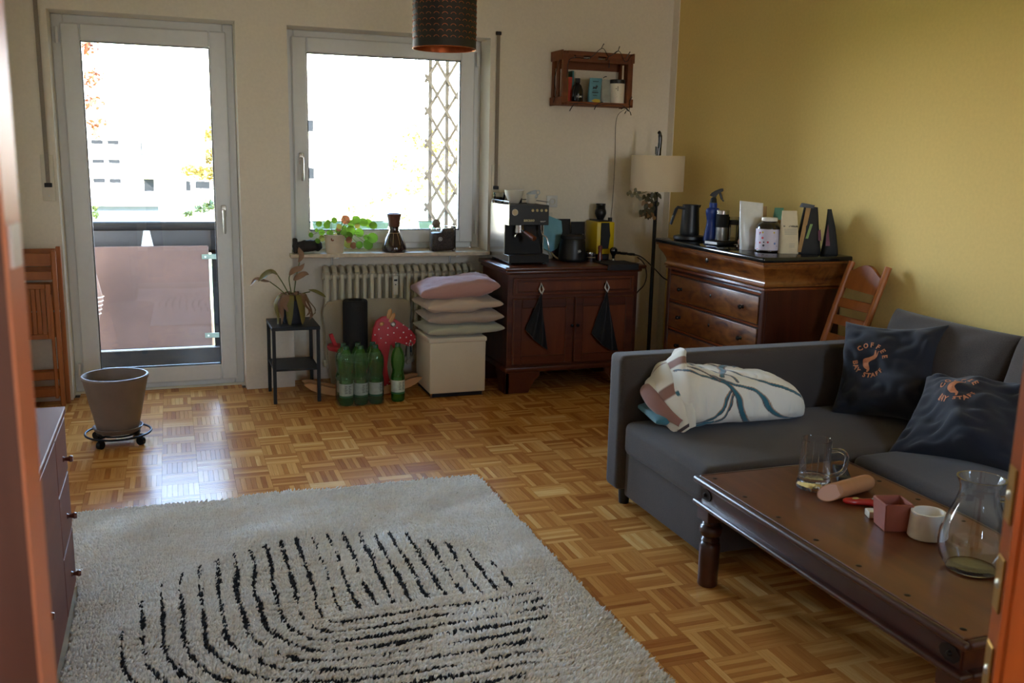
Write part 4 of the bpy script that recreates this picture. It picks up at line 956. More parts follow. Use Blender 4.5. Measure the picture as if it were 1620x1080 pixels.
# ------------------------------------------------------------------ rug
def rug():
    t = thing('rug', 'cream shaggy rug with broken black line pattern', 'rug', (.43, 2.6, 0))
    X0, X1, Y0, Y1 = -.425, 1.30, 1.30, 4.045
    plain('rug_backing', '#b9a98e', .95)
    softbox(MB(), X0+.012, X1-.012, Y0+.012, Y1-.012, .0005, .010, .004, .2).build('backing', 'rug_backing', t)
    g = np.random.default_rng(3); st = .0082
    xs = np.arange(X0, X1, st); ys = np.arange(1.9, Y1, st*.95); XX, YY = np.meshgrid(xs, ys, indexing='ij')
    P = np.stack([XX.ravel(), YY.ravel()], 1); P += g.uniform(-.004, .004, P.shape); P = P[~((P[:, 0] < -.352) & (P[:, 1] < 3.325))]; n = len(P)
    nz = SN(9, 14, 2); nr = SN(12, 40, 2)
    h = .017+.004*nz(P)+.0035*np.sin(P[:, 1]*2*PI/.034+1.6*nz(P*.6+3))+g.normal(0, .002, n)
    # line pattern
    cx, cy_, s = .46, 2.87, .0605
    jx = .004*SN(21, 9, 2)(P); jy = .004*SN(22, 9, 2)(P)
    x, y = P[:, 0]+jx, P[:, 1]+jy
    R = np.hypot(P[:, 0]-.455, P[:, 1]-2.84)
    d = np.hypot(np.maximum(cx-x, 0), np.maximum(cy_-y, 0))
    inner = (x >= cx) & (y >= cy_)
    v = np.where(inner, x-cx, d)
    ln = np.abs(v/s-np.round(v/s))*s
    gapn = SN(31, 30, 2)(P)
    on = (ln < .0056+.0026*gapn) & (R < .672+.012*nz(P)) & ~((v < s*.5)) & (gapn > -1.7)
    on |= inner & (ln < .0056+.0026*gapn) & (R < .672) & (v < s*.5) & (gapn > -1.7)
    base = np.array(H('#fbf8f2')[:3])[None]*g.uniform(.88, 1.04, (n, 1)); warm = np.array(H('#f2e8d8')[:3]); k = np.clip(nr(P)*.5+.3, 0, 1)[:, None]*.5
    col = base*(1-k)+warm*k; col[on] = np.array(H('#1d1d20')[:3])*g.uniform(.6, 1.5, (on.sum(), 1))
    ang = g.uniform(0, 6.28, n); lean = g.uniform(.2, .9, n)*h; bd = np.stack([np.cos(ang), np.sin(ang)], 1)
    tdir = np.stack([.25+.5*nz(P*.7+8), -.4+.4*nz(P*.7+15)], 1); tip = P+tdir*.010+bd*lean[:, None]*.45
    wd = .0052*g.uniform(.8, 1.25, n)
    a0 = g.uniform(0, 6.28, n); V = np.zeros((n, 9, 3)); C = np.repeat(col[:, None], 9, 1)
    for q_ in range(4):
        an = a0+q_*PI/2; o_ = np.stack([np.cos(an), np.sin(an)], 1)*wd[:, None]
        V[:, q_, :2] = P+o_; V[:, q_, 2] = .008
        V[:, 4+q_, :2] = P+(tip-P)*.55+o_*.85; V[:, 4+q_, 2] = .008+h*.66
    V[:, 8, :2] = tip; V[:, 8, 2] = .008+h
    b = (np.arange(n)*9)[:, None]
    quads = np.concatenate([b+np.array([[i, (i+1) % 4, 4+(i+1) % 4, 4+i]]) for i in range(4)])
    tris = np.concatenate([b+np.array([[4+i, 4+(i+1) % 4, 8, 8]]) for i in range(4)])
    me = bpy.data.meshes.new('pile'); V = V.reshape(-1, 3)-np.array(worldloc(t)); C = C.reshape(-1, 3)
    nq, nt_ = len(quads), len(tris); me.vertices.add(len(V)); me.vertices.foreach_set('co', V.astype(np.float32).ravel())
    li = np.concatenate([quads.ravel(), tris[:, :3].ravel()]).astype(np.int32); me.loops.add(len(li)); me.loops.foreach_set('vertex_index', li)
    me.polygons.add(nq+nt_); me.polygons.foreach_set('loop_start', np.concatenate([np.arange(nq)*4, nq*4+np.arange(nt_)*3]).astype(np.int32))
    me.polygons.foreach_set('use_smooth', np.ones(nq+nt_, bool)); me.update(calc_edges=True)
    a_ = me.attributes.new('tint', 'FLOAT_COLOR', 'POINT'); T = np.ones((len(V), 4), np.float32); T[:, :3] = C; a_.data.foreach_set('color', T.ravel())
    me.materials.append(attrmat('rug_wool', .95, .15, 0)); link('pile', me, t, kind='stuff', label='cream wool pile with black tuft lines')
rug()
# ------------------------------------------------------------------ shared small-object materials and shapes
def glassmat(name, tint=(1, 1, 1, 1), rough=0.0):
    mt, nt, b = nodemat(name); b.inputs['Base Color'].default_value = tint; b.inputs['Transmission Weight'].default_value = 1; b.inputs['Roughness'].default_value = rough; b.inputs['IOR'].default_value = 1.45
    return mt
glassmat('clear_glass', (.97, .99, .99, 1)); pane('thin_glass', (.96, .97, .97, 1), 1.2); pane('film_wrap', (.97, .98, .97, 1), 1.0, '#c9d4c9', .05)
pane('green_pet', (.70, .90, .58, 1), 1.2, '#6cb84e', .28); pane('brown_glass_thin', (.35, .2, .12, 1), 1.2)
plain('black_plastic', '#141416', .4, var=0); plain('black_matte', '#1a1a1c', .7, var=.1); plain('black_gloss', '#0d0d0f', .15, var=0)
plain('white_ceramic', '#e4ddd0', .3, var=.02); plain('steel', '#b9b9bb', .25, 1.0, var=0); plain('steel_brushed', '#aeb0b3', .38, 1.0, var=.05)
plain('kraft_paper', '#a9875c', .9, var=.1); plain('white_paper', '#dcd6c8', .85, var=.06, vs=15); plain('ink_dark', '#2c2a2a', .8, var=0); plain('ink_white', '#dcdcd8', .7, var=0)
def bag(mb, cx, cy_, z0, w_, d_, h, rot=0., topw=1.0, lean=(0, 0), n=24, rows=14, seed=1, amp=.002, botw=1.0, slant=0., dtop=0.):
    nz = SN(seed, 22); P = np.zeros((rows+1, n, 3)); c_, s_ = math.cos(rot), math.sin(rot)
    for i in range(rows+1):
        t = i/rows; hw = w_/2*(botw+(topw-botw)*t); hd = max(.0018, d_/2*(1-(1-dtop)*t**1.6)*(1 if t > .04 else .9))
        for j in range(n):
            a_ = 2*PI*j/n; x = hw*math.copysign(abs(math.cos(a_))**.5, math.cos(a_)); y = hd*math.copysign(abs(math.sin(a_))**.7, math.sin(a_))
            P[i, j] = (cx+x*c_-y*s_+lean[0]*t*t, cy_+x*s_+y*c_+lean[1]*t*t, z0+h*t*(1+slant*x/(w_/2)))
    P += (nz(P)*amp)[..., None]*np.array([1, 1, .0]); 
    V = [[mb.bm.verts.new(P[i, j]) for j in range(n)] for i in range(rows+1)]
    for i in range(rows):
        for j in range(n): mb.bm.faces.new((V[i][j], V[i][(j+1) % n], V[i+1][(j+1) % n], V[i+1][j]))
    mb.bm.faces.new(V[0][::-1]); mb.bm.faces.new(V[rows]); return mb
def leaf(mb, pts, width, tilt=Vector((0, 0, 1)), cup=.25, n=9):
    c = bez(pts, max(2, n//(len(pts)-1))); k = len(c)
    rows = []
    for i, p in enumerate(c):
        t = i/(k-1); d = (c[min(i+1, k-1)]-c[max(i-1, 0)]).normalized(); s_ = d.cross(tilt)
        s_ = s_.normalized() if s_.length > 1e-4 else d.orthogonal().normalized(); nn = s_.cross(d)
        h = width/2*math.sin(PI*min(1, .03+.97*t))**.8*(1.15-.3*t)
        rows.append([p+s_*h+nn*h*cup, p, p-s_*h+nn*h*cup])
    V = [[mb.bm.verts.new(q_) for q_ in r] for r in rows]
    for i in range(k-1):
        for j in range(2): mb.bm.faces.new((V[i][j], V[i+1][j], V[i+1][j+1], V[i][j+1]))
    return mb
def disc_leaf(mb, c, nrm, r, n=14):
    nrm = Vector(nrm).normalized(); a_ = nrm.orthogonal().normalized(); b_ = nrm.cross(a_); c = Vector(c)
    m0 = mb.bm.verts.new(c-nrm*r*.12); R1 = [mb.bm.verts.new(c+(a_*math.cos(2*PI*i/n)+b_*math.sin(2*PI*i/n))*r*.6) for i in range(n)]
    R2 = [mb.bm.verts.new(c+(a_*math.cos(2*PI*i/n)+b_*math.sin(2*PI*i/n))*r-nrm*r*.10) for i in range(n)]
    for i in range(n):
        j = (i+1) % n; mb.bm.faces.new((m0, R1[i], R1[j])); mb.bm.faces.new((R1[i], R2[i], R2[j], R1[j]))
    return mb

# ------------------------------------------------------------------ side table and wilting plant
plain('steel_black', '#17181a', .5, .2, var=.1)
st_ = thing('side_table', 'small black square side table with a lower shelf by the pillar', 'table', (.67, 5.785, 0))
for x in (.53, .79):
    for y in (5.615, 5.935): MB().box(x, x+.02, y, y+.02, 0, .463, .002).build('leg', 'steel_black', st_)
MB().box(.528, .812, 5.613, 5.957, .445, .465, .002).build('table_top', 'steel_black', st_); MB().box(.535, .805, 5.62, 5.95, .198, .210, .002).build('lower_shelf', 'steel_black', st_)
plain('pot_slate', '#2c3038', .6, var=.1)
wp = thing('wilted_plant', 'wilted peace lily with brown drooping leaves in a slate pot', 'potted plant', (.675, 5.79, .465))
MB().lathe([(0, 0), (.058, 0), (.062, .01), (.078, .135), (.080, .142), (.074, .142), (.071, .125), (0, .12)], (.675, 5.79, .465), 32).build('pot', 'pot_slate', wp)
MB().lathe([(.072, .121), (.04, .128), (0, .132)], (.675, 5.79, .465), 16).build('soil', 'soil', wp)
leafmat('leaf_wilt', '#6d6a2a', '#9a7a48', .2); leafmat('leaf_dry', '#7d5a40', '#a58464', .15); plain('stem_green', '#5b6430', .6)
C0 = Vector((.675, 5.79, .59))
def wleaf(stem, lf, width, mt, tilt=(0, -.3, 1)):
    MB().tube(bez([C0]+[Vector(p) for p in stem], 6), .0035, 6).build('stem', 'stem_green', wp)
    leaf(MB(), [Vector(p) for p in lf], width, Vector(tilt), .3, 12).build('leaf', mt, wp, ang=80)
wleaf([(.60, 5.77, .67), (.54, 5.76, .72)], [(.54, 5.76, .72), (.50, 5.75, .725), (.46, 5.75, .735), (.425, 5.75, .70)], .05, 'leaf_dry')
wleaf([(.62, 5.76, .70), (.585, 5.75, .76)], [(.585, 5.75, .76), (.55, 5.75, .775), (.51, 5.75, .755), (.47, 5.74, .725)], .07, 'leaf_wilt')
wleaf([(.655, 5.78, .72), (.66, 5.77, .76)], [(.655, 5.77, .755), (.68, 5.76, .785), (.72, 5.75, .80), (.745, 5.75, .83)], .036, 'leaf_dry', (.2, -1, .4))
wleaf([(.69, 5.78, .70), (.69, 5.77, .73)], [(.68, 5.77, .725), (.705, 5.76, .745), (.745, 5.75, .765), (.77, 5.75, .76)], .036, 'leaf_dry', (.2, -1, .4))
wleaf([(.70, 5.79, .75), (.72, 5.79, .83)], [(.715, 5.79, .83), (.73, 5.78, .87), (.72, 5.77, .90), (.715, 5.77, .925)], .035, 'leaf_dry', (.2, -1, .2))
wleaf([(.73, 5.77, .64), (.775, 5.75, .655)], [(.765, 5.75, .665), (.80, 5.74, .655), (.84, 5.73, .635), (.865, 5.72, .622)], .045, 'leaf_wilt')
for i, (dx, dy, w_, ln, mt) in enumerate(((-.03, -.085, .062, .15, 'leaf_wilt'), (.04, -.085, .065, .13, 'leaf_wilt'), (-.075, -.06, .05, .13, 'leaf_dry'), (-.095, -.02, .06, .15, 'leaf_dry'), (.085, -.04, .055, .11, 'leaf_dry'), (-.105, -.04, .05, .17, 'leaf_wilt'), (.06, -.075, .04, .08, 'leaf_dry'), (-.05, -.08, .045, .09, 'leaf_dry'), (.095, 0, .05, .10, 'leaf_wilt'), (-.09, .04, .05, .12, 'leaf_dry'))):
    leaf(MB(), [C0+Vector((dx*.2, dy*.2, .03)), C0+Vector((dx*.75, dy*.8, .055)), C0+Vector((dx*1.08, dy*1.1, .0)), C0+Vector((dx*1.12+.004*i, dy*1.12, -ln*.55)), C0+Vector((dx*1.05, dy*1.1, -ln))], w_*.82, Vector((dx, dy, .2)), -.35, 12).build('leaf', mt, wp, ang=80)
for k in range(14):
    a_ = k*.45; leaf(MB(), [C0+Vector((.01*math.cos(a_), .01*math.sin(a_), .0)), C0+Vector((.04*math.cos(a_), .03*math.sin(a_), .04+.01*(k % 3))), C0+Vector((.065*math.cos(a_), .05*math.sin(a_), .03))], .03, Vector((0, 0, 1)), .3, 6).build('dry_leaf', 'leaf_dry', wp, ang=80)

# ------------------------------------------------------------------ things in front of the radiator
fabric('board_felt', '#b5a78f', '#a3957e', scale=1500); plain('mat_black', '#1b1a19', .8, var=.2, vs=150, bmp=.3)
bp_ = [(.925, .02), (.905, .30), (.885, .47), (.895, .515), (.925, .545), (1.0, .555), (1.30, .557), (1.42, .553), (1.455, .535), (1.468, .50), (1.455, .42), (1.40, .12), (1.37, .02)]
MB().prism(bp_, lambda p, q_: (p, 5.962-.02+.075*q_/.56, q_), lambda p, q_: (p, 5.992-.02+.075*q_/.56, q_), .008, 2).build('padded_board', 'board_felt', None, 'beige felt board with rounded corners leaning against the radiator', 'board', ang=60)
MB().lathe([(.03, .01), (.03, 0), (.072, 0), (.078, .008), (.078, .572), (.072, .58), (.046, .58), (.042, .574), (.040, .50), (0, .50)], (1.067, 5.858, 0), 36).build('rolled_mat', 'mat_black', None, 'black rolled exercise mat standing behind the bottle pack', 'mat')
# rocking horse
plain('horse_red', '#b3202a', .45, var=.05); wood('beech', [(.28, '#b07c4c'), (.5, '#c08c58'), (.72, '#cc9b68')], axis=0, scale=6, rough=.5); plain('dot_white', '#e6dcd8', .6, var=0)
hs = thing('rocking_horse', 'red rocking horse with white dots on two wooden rockers', 'toy', (1.1, 5.72, 0))
def hp(X, Y):
    px = 480+X/4.909; py = 440+Y/4.909; return (1.145+(px-587)*.00404, .33-(py-540)*.00398-(px-587)*.00019)
prof = [(520, 900), (522, 560), (525, 450), (535, 380), (560, 320), (600, 290), (650, 284), (700, 303), (760, 343), (820, 385), (855, 425), (866, 460), (857, 495), (836, 520), (808, 521), (775, 505), (745, 491), (717, 497), (700, 522), (690, 540), (680, 505), (668, 490), (658, 512), (652, 570), (632, 680), (640, 740), (662, 800), (672, 870), (668, 900)]
pw = [hp(*p) for p in prof]; HY = 5.72
MB().prism(pw, lambda p, q_: (p, HY-.015, q_), lambda p, q_: (p, HY+.015, q_), .004, 2).build('head_board', 'horse_red', hs, ang=50)
for i, (X, Y) in enumerate(((575, 385), (645, 375), (715, 372), (765, 350), (545, 428), (643, 428), (690, 412), (765, 408), (825, 430), (590, 455), (740, 450), (787, 447), (855, 462), (545, 488), (628, 490), (705, 490), (788, 494), (820, 474), (808, 383), (655, 800), (638, 825))):
    x, z = hp(X, Y); MB().cyl((x, HY-.015, z), (x, HY-.0165, z), .0045, n=10).build('dot', 'dot_white', hs)
x, z = hp(685, 345); e_ = MB().lathe([(.010, 0), (.014, .004), (.017, .002), (.018, 0)], n=18, M=Matrix.Translation((x, HY-.015, z)) @ Matrix.Rotation(PI/2, 4, 'X')).build('eye', 'steel', hs); MB().cyl((x, HY-.015, z), (x, HY-.018, z), .010, n=14).build('pupil', 'dot_white', e_)
for (X, Y, rx) in ((658, 262, .25), (680, 292, .5)):
    x, z = hp(X, Y); MB().lathe([(0, -.035), (.012, -.032), (.016, -.01), (.013, .02), (0, .034)], n=14, sy=.6, M=Matrix.Translation((x, HY-.012, z)) @ Matrix.Rotation(rx, 4, 'Y')).build('ear', 'beech', hs)
x, z = hp(603, 340); MB().lathe([(0, .03), (.011, .026), (.012, 0)], n=14, M=Matrix.Translation((x, HY-.015, z)) @ Matrix.Rotation(PI/2, 4, 'X') @ Matrix.Rotation(-.5, 4, 'Y')).build('handle_peg', 'beech', hs)
x, z = hp(822, 500); MB().tube([(x+.012*math.cos(k*.628), HY-.019, z+.014*math.sin(k*.628)) for k in range(10)], .003, 6, closed=True).build('bit_ring', 'steel', hs); MB().tube([(x, HY-.02, z-.012), (x, HY-.02, z-.05)], .006, 8).build('strap', 'black_matte', hs)
x0h, _ = hp(250, 545); MB().lathe([(0, 0), (.050, 0), (.054, .006), (.054, .018), (.050, .024), (0, .024)], (x0h+.003, HY, .298), 28, sy=1.6).build('seat', 'horse_red', hs)
MB().box(-.012, .012, -.012, .012, 0, .085, .003, M=Matrix.Translation((x0h, HY, .315)) @ Matrix.Rotation(-.35, 4, 'Y')).build('back_stick', 'horse_red', hs)
MB().prism([(x0h-.004, .03), (x0h+.06, .03), (x0h+.045, .30), (x0h+.008, .30)], lambda p, q_: (p, HY-.014, q_), lambda p, q_: (p, HY+.014, q_), .003).build('rear_leg', 'horse_red', hs)
MB().box(x0h+.02, 1.16, HY-.03, HY+.03, .14, .18, .006, 2).build('body_bar', 'horse_red', hs)
for i, yy in enumerate((5.655, 5.762)):
    sh = .0 if i == 0 else .0
    n_ = 20; up_, lo_ = [], []
    for k in range(n_+1):
        t = k/n_; x = .715+.733*t; s_ = (2*t-1)**2; e2 = min(1, min(t, 1-t)*14)**.5
        lo_.append((x, .002+.075*s_+.02*(1-e2))); up_.append((x, .050+.078*s_-.022*(1-e2)))
    MB().prism(lo_+up_[::-1], lambda p, q_: (p, yy-.011, q_), lambda p, q_: (p, yy+.011, q_), .003).build('rocker', 'beech', hs)
for xx in (.95, 1.30): MB().box(xx, xx+.03, 5.66, 5.77, .018, .040, .003).build('cross_bar', 'beech', hs)

# green bottles: a wrapped six-pack and a single one
plain('cap_green', '#1d4a2a', .4, var=0); plain('bottle_label', '#c9d2c2', .6, var=.1, vs=60); plain('label_band', '#2d6b3f', .6); plain('label_print', '#3d4a40', .6)
pane('water_green', (.55, .78, .40, 1), .6)
bprof = [(0, .012), (.022, .004), (.036, .001), (.041, .010), (.042, .03), (.042, .150), (.039, .165), (.034, .185), (.034, .20), (.039, .22), (.042, .245), (.041, .275), (.034, .305), (.022, .33), (.015, .342), (.0145, .352), (.0145, .358)]
def bottle(label, x, y, cap=True, grp=None, face=0., proto=[None]):
    if proto[0] is None or not cap:
        t = thing('water_bottle', label, 'bottle', (x, y, 0), face, group=grp)
        MB().lathe(bprof, n=28).build('body', 'green_pet', t, local=True)
        lb = MB().lathe([(.0424, .052), (.0424, .135)], n=28).build('label_sleeve', 'bottle_label', t, local=True)
        MB().lathe([(.0427, .050), (.0427, .062)], n=28).build('green_band', 'label_band', lb, local=True)
        mb = MB()
        for k, zz in enumerate((.078, .088, .098, .108, .118)):
            for a0 in (-1.95, -1.4, .5, 1.2):
                for j in range(5 if k % 2 else 7):
                    a_ = a0+j*.055; mb.quad(*[(.0429*math.cos(a_+da), .0429*math.sin(a_+da), zz+dz) for da, dz in ((0, 0), (.035, 0), (.035, .005), (0, .005))])
        mb.build('small_print', 'label_print', lb, local=True)
        MB().lathe([(.013, .338), (.0165, .338), (.0165, .357), (.015, .360), (0, .360)], n=20).build('cap', 'cap_green' if cap else 'white_ceramic', t, local=True)
        MB().lathe([(0, .014), (.036, .006), (.0405, .03), (.0405, .048), (0, .048)], n=24).build('water', 'water_green', t, local=True)
        if cap: proto[0] = t
        return t
    c = copy_tree(proto[0], (x, y, 0), face, label)
    if grp: c['group'] = grp
    elif 'group' in c: del c['group']
    return c
G6 = 'green bottles in the wrapped six pack'
bottle('single green water bottle standing alone between the six pack and the cream stool', 1.262, 5.515, True, None, .3)
k = 0
for j, y in enumerate((5.50, 5.588)):
    for i, x in enumerate((.944, 1.032, 1.122)):
        row = ('front', 'back')[j]; pos = ('left', 'middle', 'right')[i]
        bottle('green water bottle in the wrapped pack, %s one of its %s row' % (pos, row), x, y, not (j == 0 and i == 1 and False), G6, .4*k); k += 1
mb = MB(); nz = SN(77, 30); P = []
for i in range(15):
    t = i/14; z = .002+.318*t; pinch = 1-.05*math.exp(-((z-.19)/.03)**2)-.12*max(0, (t-.85)/.15)**2
    row = []
    for j in range(64):
        a_ = 2*PI*j/64; x = .139*pinch*math.copysign(abs(math.cos(a_))**.35, math.cos(a_)); y = .094*pinch*math.copysign(abs(math.sin(a_))**.35, math.sin(a_)); row.append((1.033+x, 5.544+y, z))
    P.append(row)
P = np.array(P); P += (nz(P)*.0018)[..., None]*np.array([1, 1, 0]); P2 = np.concatenate([P, P[:, :1]], 1)
mb.grid(P2); mb.build('shrink_film', 'film_wrap', None, 'clear plastic film wrapped around the six green bottles', 'plastic wrap', ang=80)

# cream folding stool with four pillows
fabric('stool_cream', '#e2d6bf', '#d6c8ae', scale=1800, bmp=.2)
sl = thing('cube_stool', 'cream fabric cube stool carrying a stack of pillows', 'stool', (1.642, 5.68, 0))
softbox(MB(), 1.462, 1.822, 5.505, 5.855, .028, .352, .008, .05, amp=.0012, seed=8, fs=9).build('cover', 'stool_cream', sl, ang=60)
softbox(MB(), 1.455, 1.829, 5.498, 5.862, .348, .378, .010, .05, crown=.006).build('lid', 'stool_cream', sl, ang=60)
MB().box(1.475, 1.81, 5.515, 5.845, .004, .03).build('base_board', 'black_matte', sl)
for x in (1.475, 1.808):
    for y in (5.52, 5.84): MB().cyl((x, y, 0), (x, y, .028), .007, n=10).build('foot', 'steel', sl)
for i, (col, col2, zc, wd, dp, th, ox, rz, lab) in enumerate((
    ('#b9b7a0', '#a9a78f', .423, .50, .36, .090, 1.69, .02, 'pale sage pillow at the bottom of the stack on the stool'),
    ('#b3a191', '#a39182', .498, .49, .36, .085, 1.695, -.03, 'greyish taupe pillow second from the bottom of the stack'),
    ('#cdb7a0', '#c0a992', .577, .49, .37, .095, 1.68, .03, 'light beige pillow directly under the dusty pink one'),
    ('#b98d86', '#ab7f79', .675, .50, .37, .130, 1.662, -.06, 'dusty pink pillow on top of the stack'))):
    fabric('pillow_%d' % i, col, col2, scale=2000, bmp=.15, sheen=.3)
    f = pillow_fn(wd, dp, th, 60+i, .006, .045, power=.30)
    M = Matrix.Translation((ox, 5.67, zc)) @ Matrix.Rotation(rz, 4, 'Z') @ Matrix.Rotation(-.10 if i == 3 else -.02, 4, 'Y')
    o = pillow_mb(f, 40).xf(M).build('pillow', 'pillow_%d' % i, None, lab, 'pillow', 'pillows stacked on the stool', ang=80)

# ------------------------------------------------------------------ window sill things
plain('driftwood_black', '#191513', .7, var=.3, vs=40, bmp=.5)
n1 = SN(90, 40); U, V = np.meshgrid(np.linspace(0, PI, 26), np.linspace(0, 2*PI, 37), indexing='ij')
P = np.stack([.80+.092*np.cos(U), 6.02+.034*np.sin(U)**.7*np.cos(V), .862+.042+.041*np.sin(U)**.6*np.sin(V)], -1); P += ((n1(P)+.6*n1(P*2.3))*.0055)[..., None]*np.stack([np.cos(U)*.3, np.cos(V), np.abs(np.sin(V))], -1); P[..., 2] = np.maximum(P[..., 2], .8625)
mb = MB().grid(P); mb.box(.712, .738, 6.0, 6.05, .862, .955, .008, 2); mb.build('gnarled_root', 'driftwood_black', None, 'black gnarled root lying at the left end of the window sill', 'root', ang=70)
leafmat('pilea_leaf', '#34560c', '#5c7c20', .35); leafmat('pilea_yellow', '#7d741c', '#94883a', .4); leafmat('pilea_brown', '#6d3a20', '#8a5030', .3); plain('pot_cream', '#d8cab2', .6, var=.04)
PCX, PCY = .968, 6.0
pl = thing('pilea_plant', 'potted plant with round bright green leaves in a cream pot', 'potted plant', (PCX, PCY, .862))
MB().lathe([(0, 0), (.052, 0), (.054, .004), (.064, .112), (.068, .118), (.062, .118), (.060, .104), (0, .102)], (PCX, PCY, .862), 32).build('pot', 'pot_cream', pl); MB().lathe([(.061, .103), (0, .108)], (PCX, PCY, .862), 14).build('soil', 'soil', pl)
for i, (X, Y, R, mt) in enumerate(((190, 742, 25, 0), (258, 755, 28, 0), (322, 712, 25, 0), (180, 808, 16, 0), (225, 825, 25, 0), (293, 830, 27, 0), (360, 765, 22, 1), (125, 845, 20, 0), (222, 878, 25, 1), (180, 895, 22, 0), (327, 855, 20, 1), (365, 810, 25, 0), (420, 790, 22, 0), (480, 745, 30, 0), (512, 710, 35, 0), (432, 712, 36, 2), (470, 810, 42, 0), (582, 730, 37, 0), (640, 745, 35, 0), (670, 760, 32, 0), (560, 832, 35, 0), (445, 850, 32, 0), (610, 870, 22, 0), (663, 873, 42, 0), (638, 940, 42, 0), (550, 940, 30, 0), (455, 930, 38, 1), (500, 945, 26, 2), (445, 885, 26, 2), (300, 880, 14, 2), (360, 790, 20, 2), (520, 760, 22, 1), (265, 725, 20, 0), (400, 820, 25, 0))):
    px = 470+X/5.586; py = 220+Y/5.586
    x = .899+(px-512)*.004; z = .982-(py-370)*.00393
    g = random.uniform(-1, 1); y = 5.985+.05*g; s_ = 1+.05*g/6
    nrm = (random.uniform(-.45, .45), -1, random.uniform(-.1, .6)); r = R/5.586*.00455
    lf = disc_leaf(MB(), (x, y, z), nrm, r).build('leaf', ('pilea_leaf', 'pilea_yellow', 'pilea_brown')[mt], pl, ang=80)
    MB().tube(bez([(PCX+.02*(1 if x > PCX else -1), PCY, .962), ((PCX+x)/2, (PCY+y)/2, max(z, .965)+.015), (x, y+.004, z)], 5), .0013, 5).build('stem', 'stem_green', pl)
cf = thing('drip_carafe', 'brown glass carafe with a cork brown collar in the middle of the window sill', 'carafe', (1.357, 6.03, .862))
plain('carafe_glass', '#2a140d', .08, var=0, coat=.5); plain('collar_brown', '#5d3522', .7, var=.2, vs=60); plain('line_cream', '#b9a27c', .5, var=0)
MB().lathe([(0, 0), (.070, 0), (.078, .006), (.080, .022), (.075, .045), (.055, .09), (.036, .125), (.030, .145), (.033, .17), (.042, .235), (.039, .235), (.028, .15), (.05, .085), (.072, .02), (0, .006)], (1.357, 6.03, .862), 40).build('body', 'carafe_glass', cf)
MB().lathe([(.036, .162), (.038, .20), (.045, .236), (.047, .242), (.030, .250), (0, .252)], (1.357, 6.03, .862), 30).build('collar', 'collar_brown', cf)
for k in range(10):
    a_ = 2*PI*k/10; MB().tube([(1.357+r*math.cos(a_), 6.03+r*math.sin(a_), .862+z) for r, z in ((.038, .124), (.057, .09), (.072, .055), (.0755, .046))], .0014, 5).build('painted_line', 'line_cream', cf)
MB().lathe([(.0385, .124), (.040, .1225), (.0385, .121)], (1.357, 6.03, .862), 30).build('painted_ring', 'line_cream', cf)
jr = thing('bean_jar', 'clear jar of dark coffee beans with a round white emblem on the sill', 'jar', (1.682, 6.03, .862))
plain('beans_dark', '#3f2d22', .6, var=.6, vs=120, bmp=.8)
softbox(MB(), 1.600, 1.764, 5.985, 6.075, .8625, 1.03, .012, .06).build('jar', 'thin_glass', jr, ang=60)
softbox(MB(), 1.606, 1.70, 5.991, 6.069, .866, .985, .016, .02, amp=.003, seed=4, fs=30).build('beans', 'beans_dark', jr, ang=60); softbox(MB(), 1.672, 1.758, 5.991, 6.069, .866, 1.012, .02, .02, amp=.003, seed=5, fs=30).build('beans', 'beans_dark', jr, ang=60)
n1 = SN(93, 30); U, V = np.meshgrid(np.linspace(.02, PI-.02, 14), np.linspace(0, 2*PI, 19), indexing='ij'); P = np.stack([1.64+.028*np.sin(U)*np.cos(V), 6.03+.02*np.sin(U)*np.sin(V), 1.045+.03*np.cos(U)], -1); P += (n1(P)*.003)[..., None]
plain('crumpled_tan', '#8d8070', .8, var=.3, vs=60); MB().grid(P).build('crumpled_stopper', 'crumpled_tan', jr, ang=80)
MB().lathe([(.010, 0), (.010, .001), (.013, .001), (.013, 0)], n=20, M=Matrix.Translation((1.655, 5.984, .945)) @ Matrix.Rotation(PI/2, 4, 'X')).cyl((1.655, 5.985, .945), (1.655, 5.983, .945), .005, n=12).build('emblem', 'ink_white', jr)

# ------------------------------------------------------------------ crate on the wall with its contents
wood('crate_wood', [(.28, '#5a2f18'), (.5, '#754020'), (.72, '#8a5129')], axis=0, scale=7, rough=.7)
ct = thing('wall_crate', 'wooden crate hung on the wall as a shelf with string lights', 'shelf', (2.68, 5.93, 1.82))
X0, X1, Y0c, Y1c, Z0, Z1 = 2.425, 2.925, 5.83, 6.027, 1.825, 2.163
for y0, y1 in ((Y0c+.012, Y0c+.09), (Y0c+.105, Y1c)): MB().box(X0+.012, X1-.012, y0, y1, Z0, Z0+.014, .002).build('bottom_board', 'crate_wood', ct); MB().box(X0+.012, X1-.012, y0, y1, Z1-.014, Z1, .002).build('top_board', 'crate_wood', ct)
fr_ = MB().box(X0+.03, X1-.03, Y0c, Y0c+.011, Z1-.026, Z1, .002).box(X0+.03, X1-.03, Y0c, Y0c+.011, Z1-.066, Z1-.046, .002)
for xa, xb in ((X0+.03, X0+.075), (X0+.085, X0+.14), (X0+.19, X0+.245), (X0+.30, X1-.03)): fr_.box(xa, xb, Y0c, Y0c+.011, Z1-.046, Z1-.026)
fr_.build('front_rail', 'crate_wood', ct); MB().box(X0+.03, X1-.03, Y0c, Y0c+.011, Z0, Z0+.022, .002).build('lower_rail', 'crate_wood', ct)
MB().box(X0+.012, X1-.012, Y1c-.01, Y1c, Z1-.10, Z1-.03, .002).build('back_rail', 'crate_wood', ct)
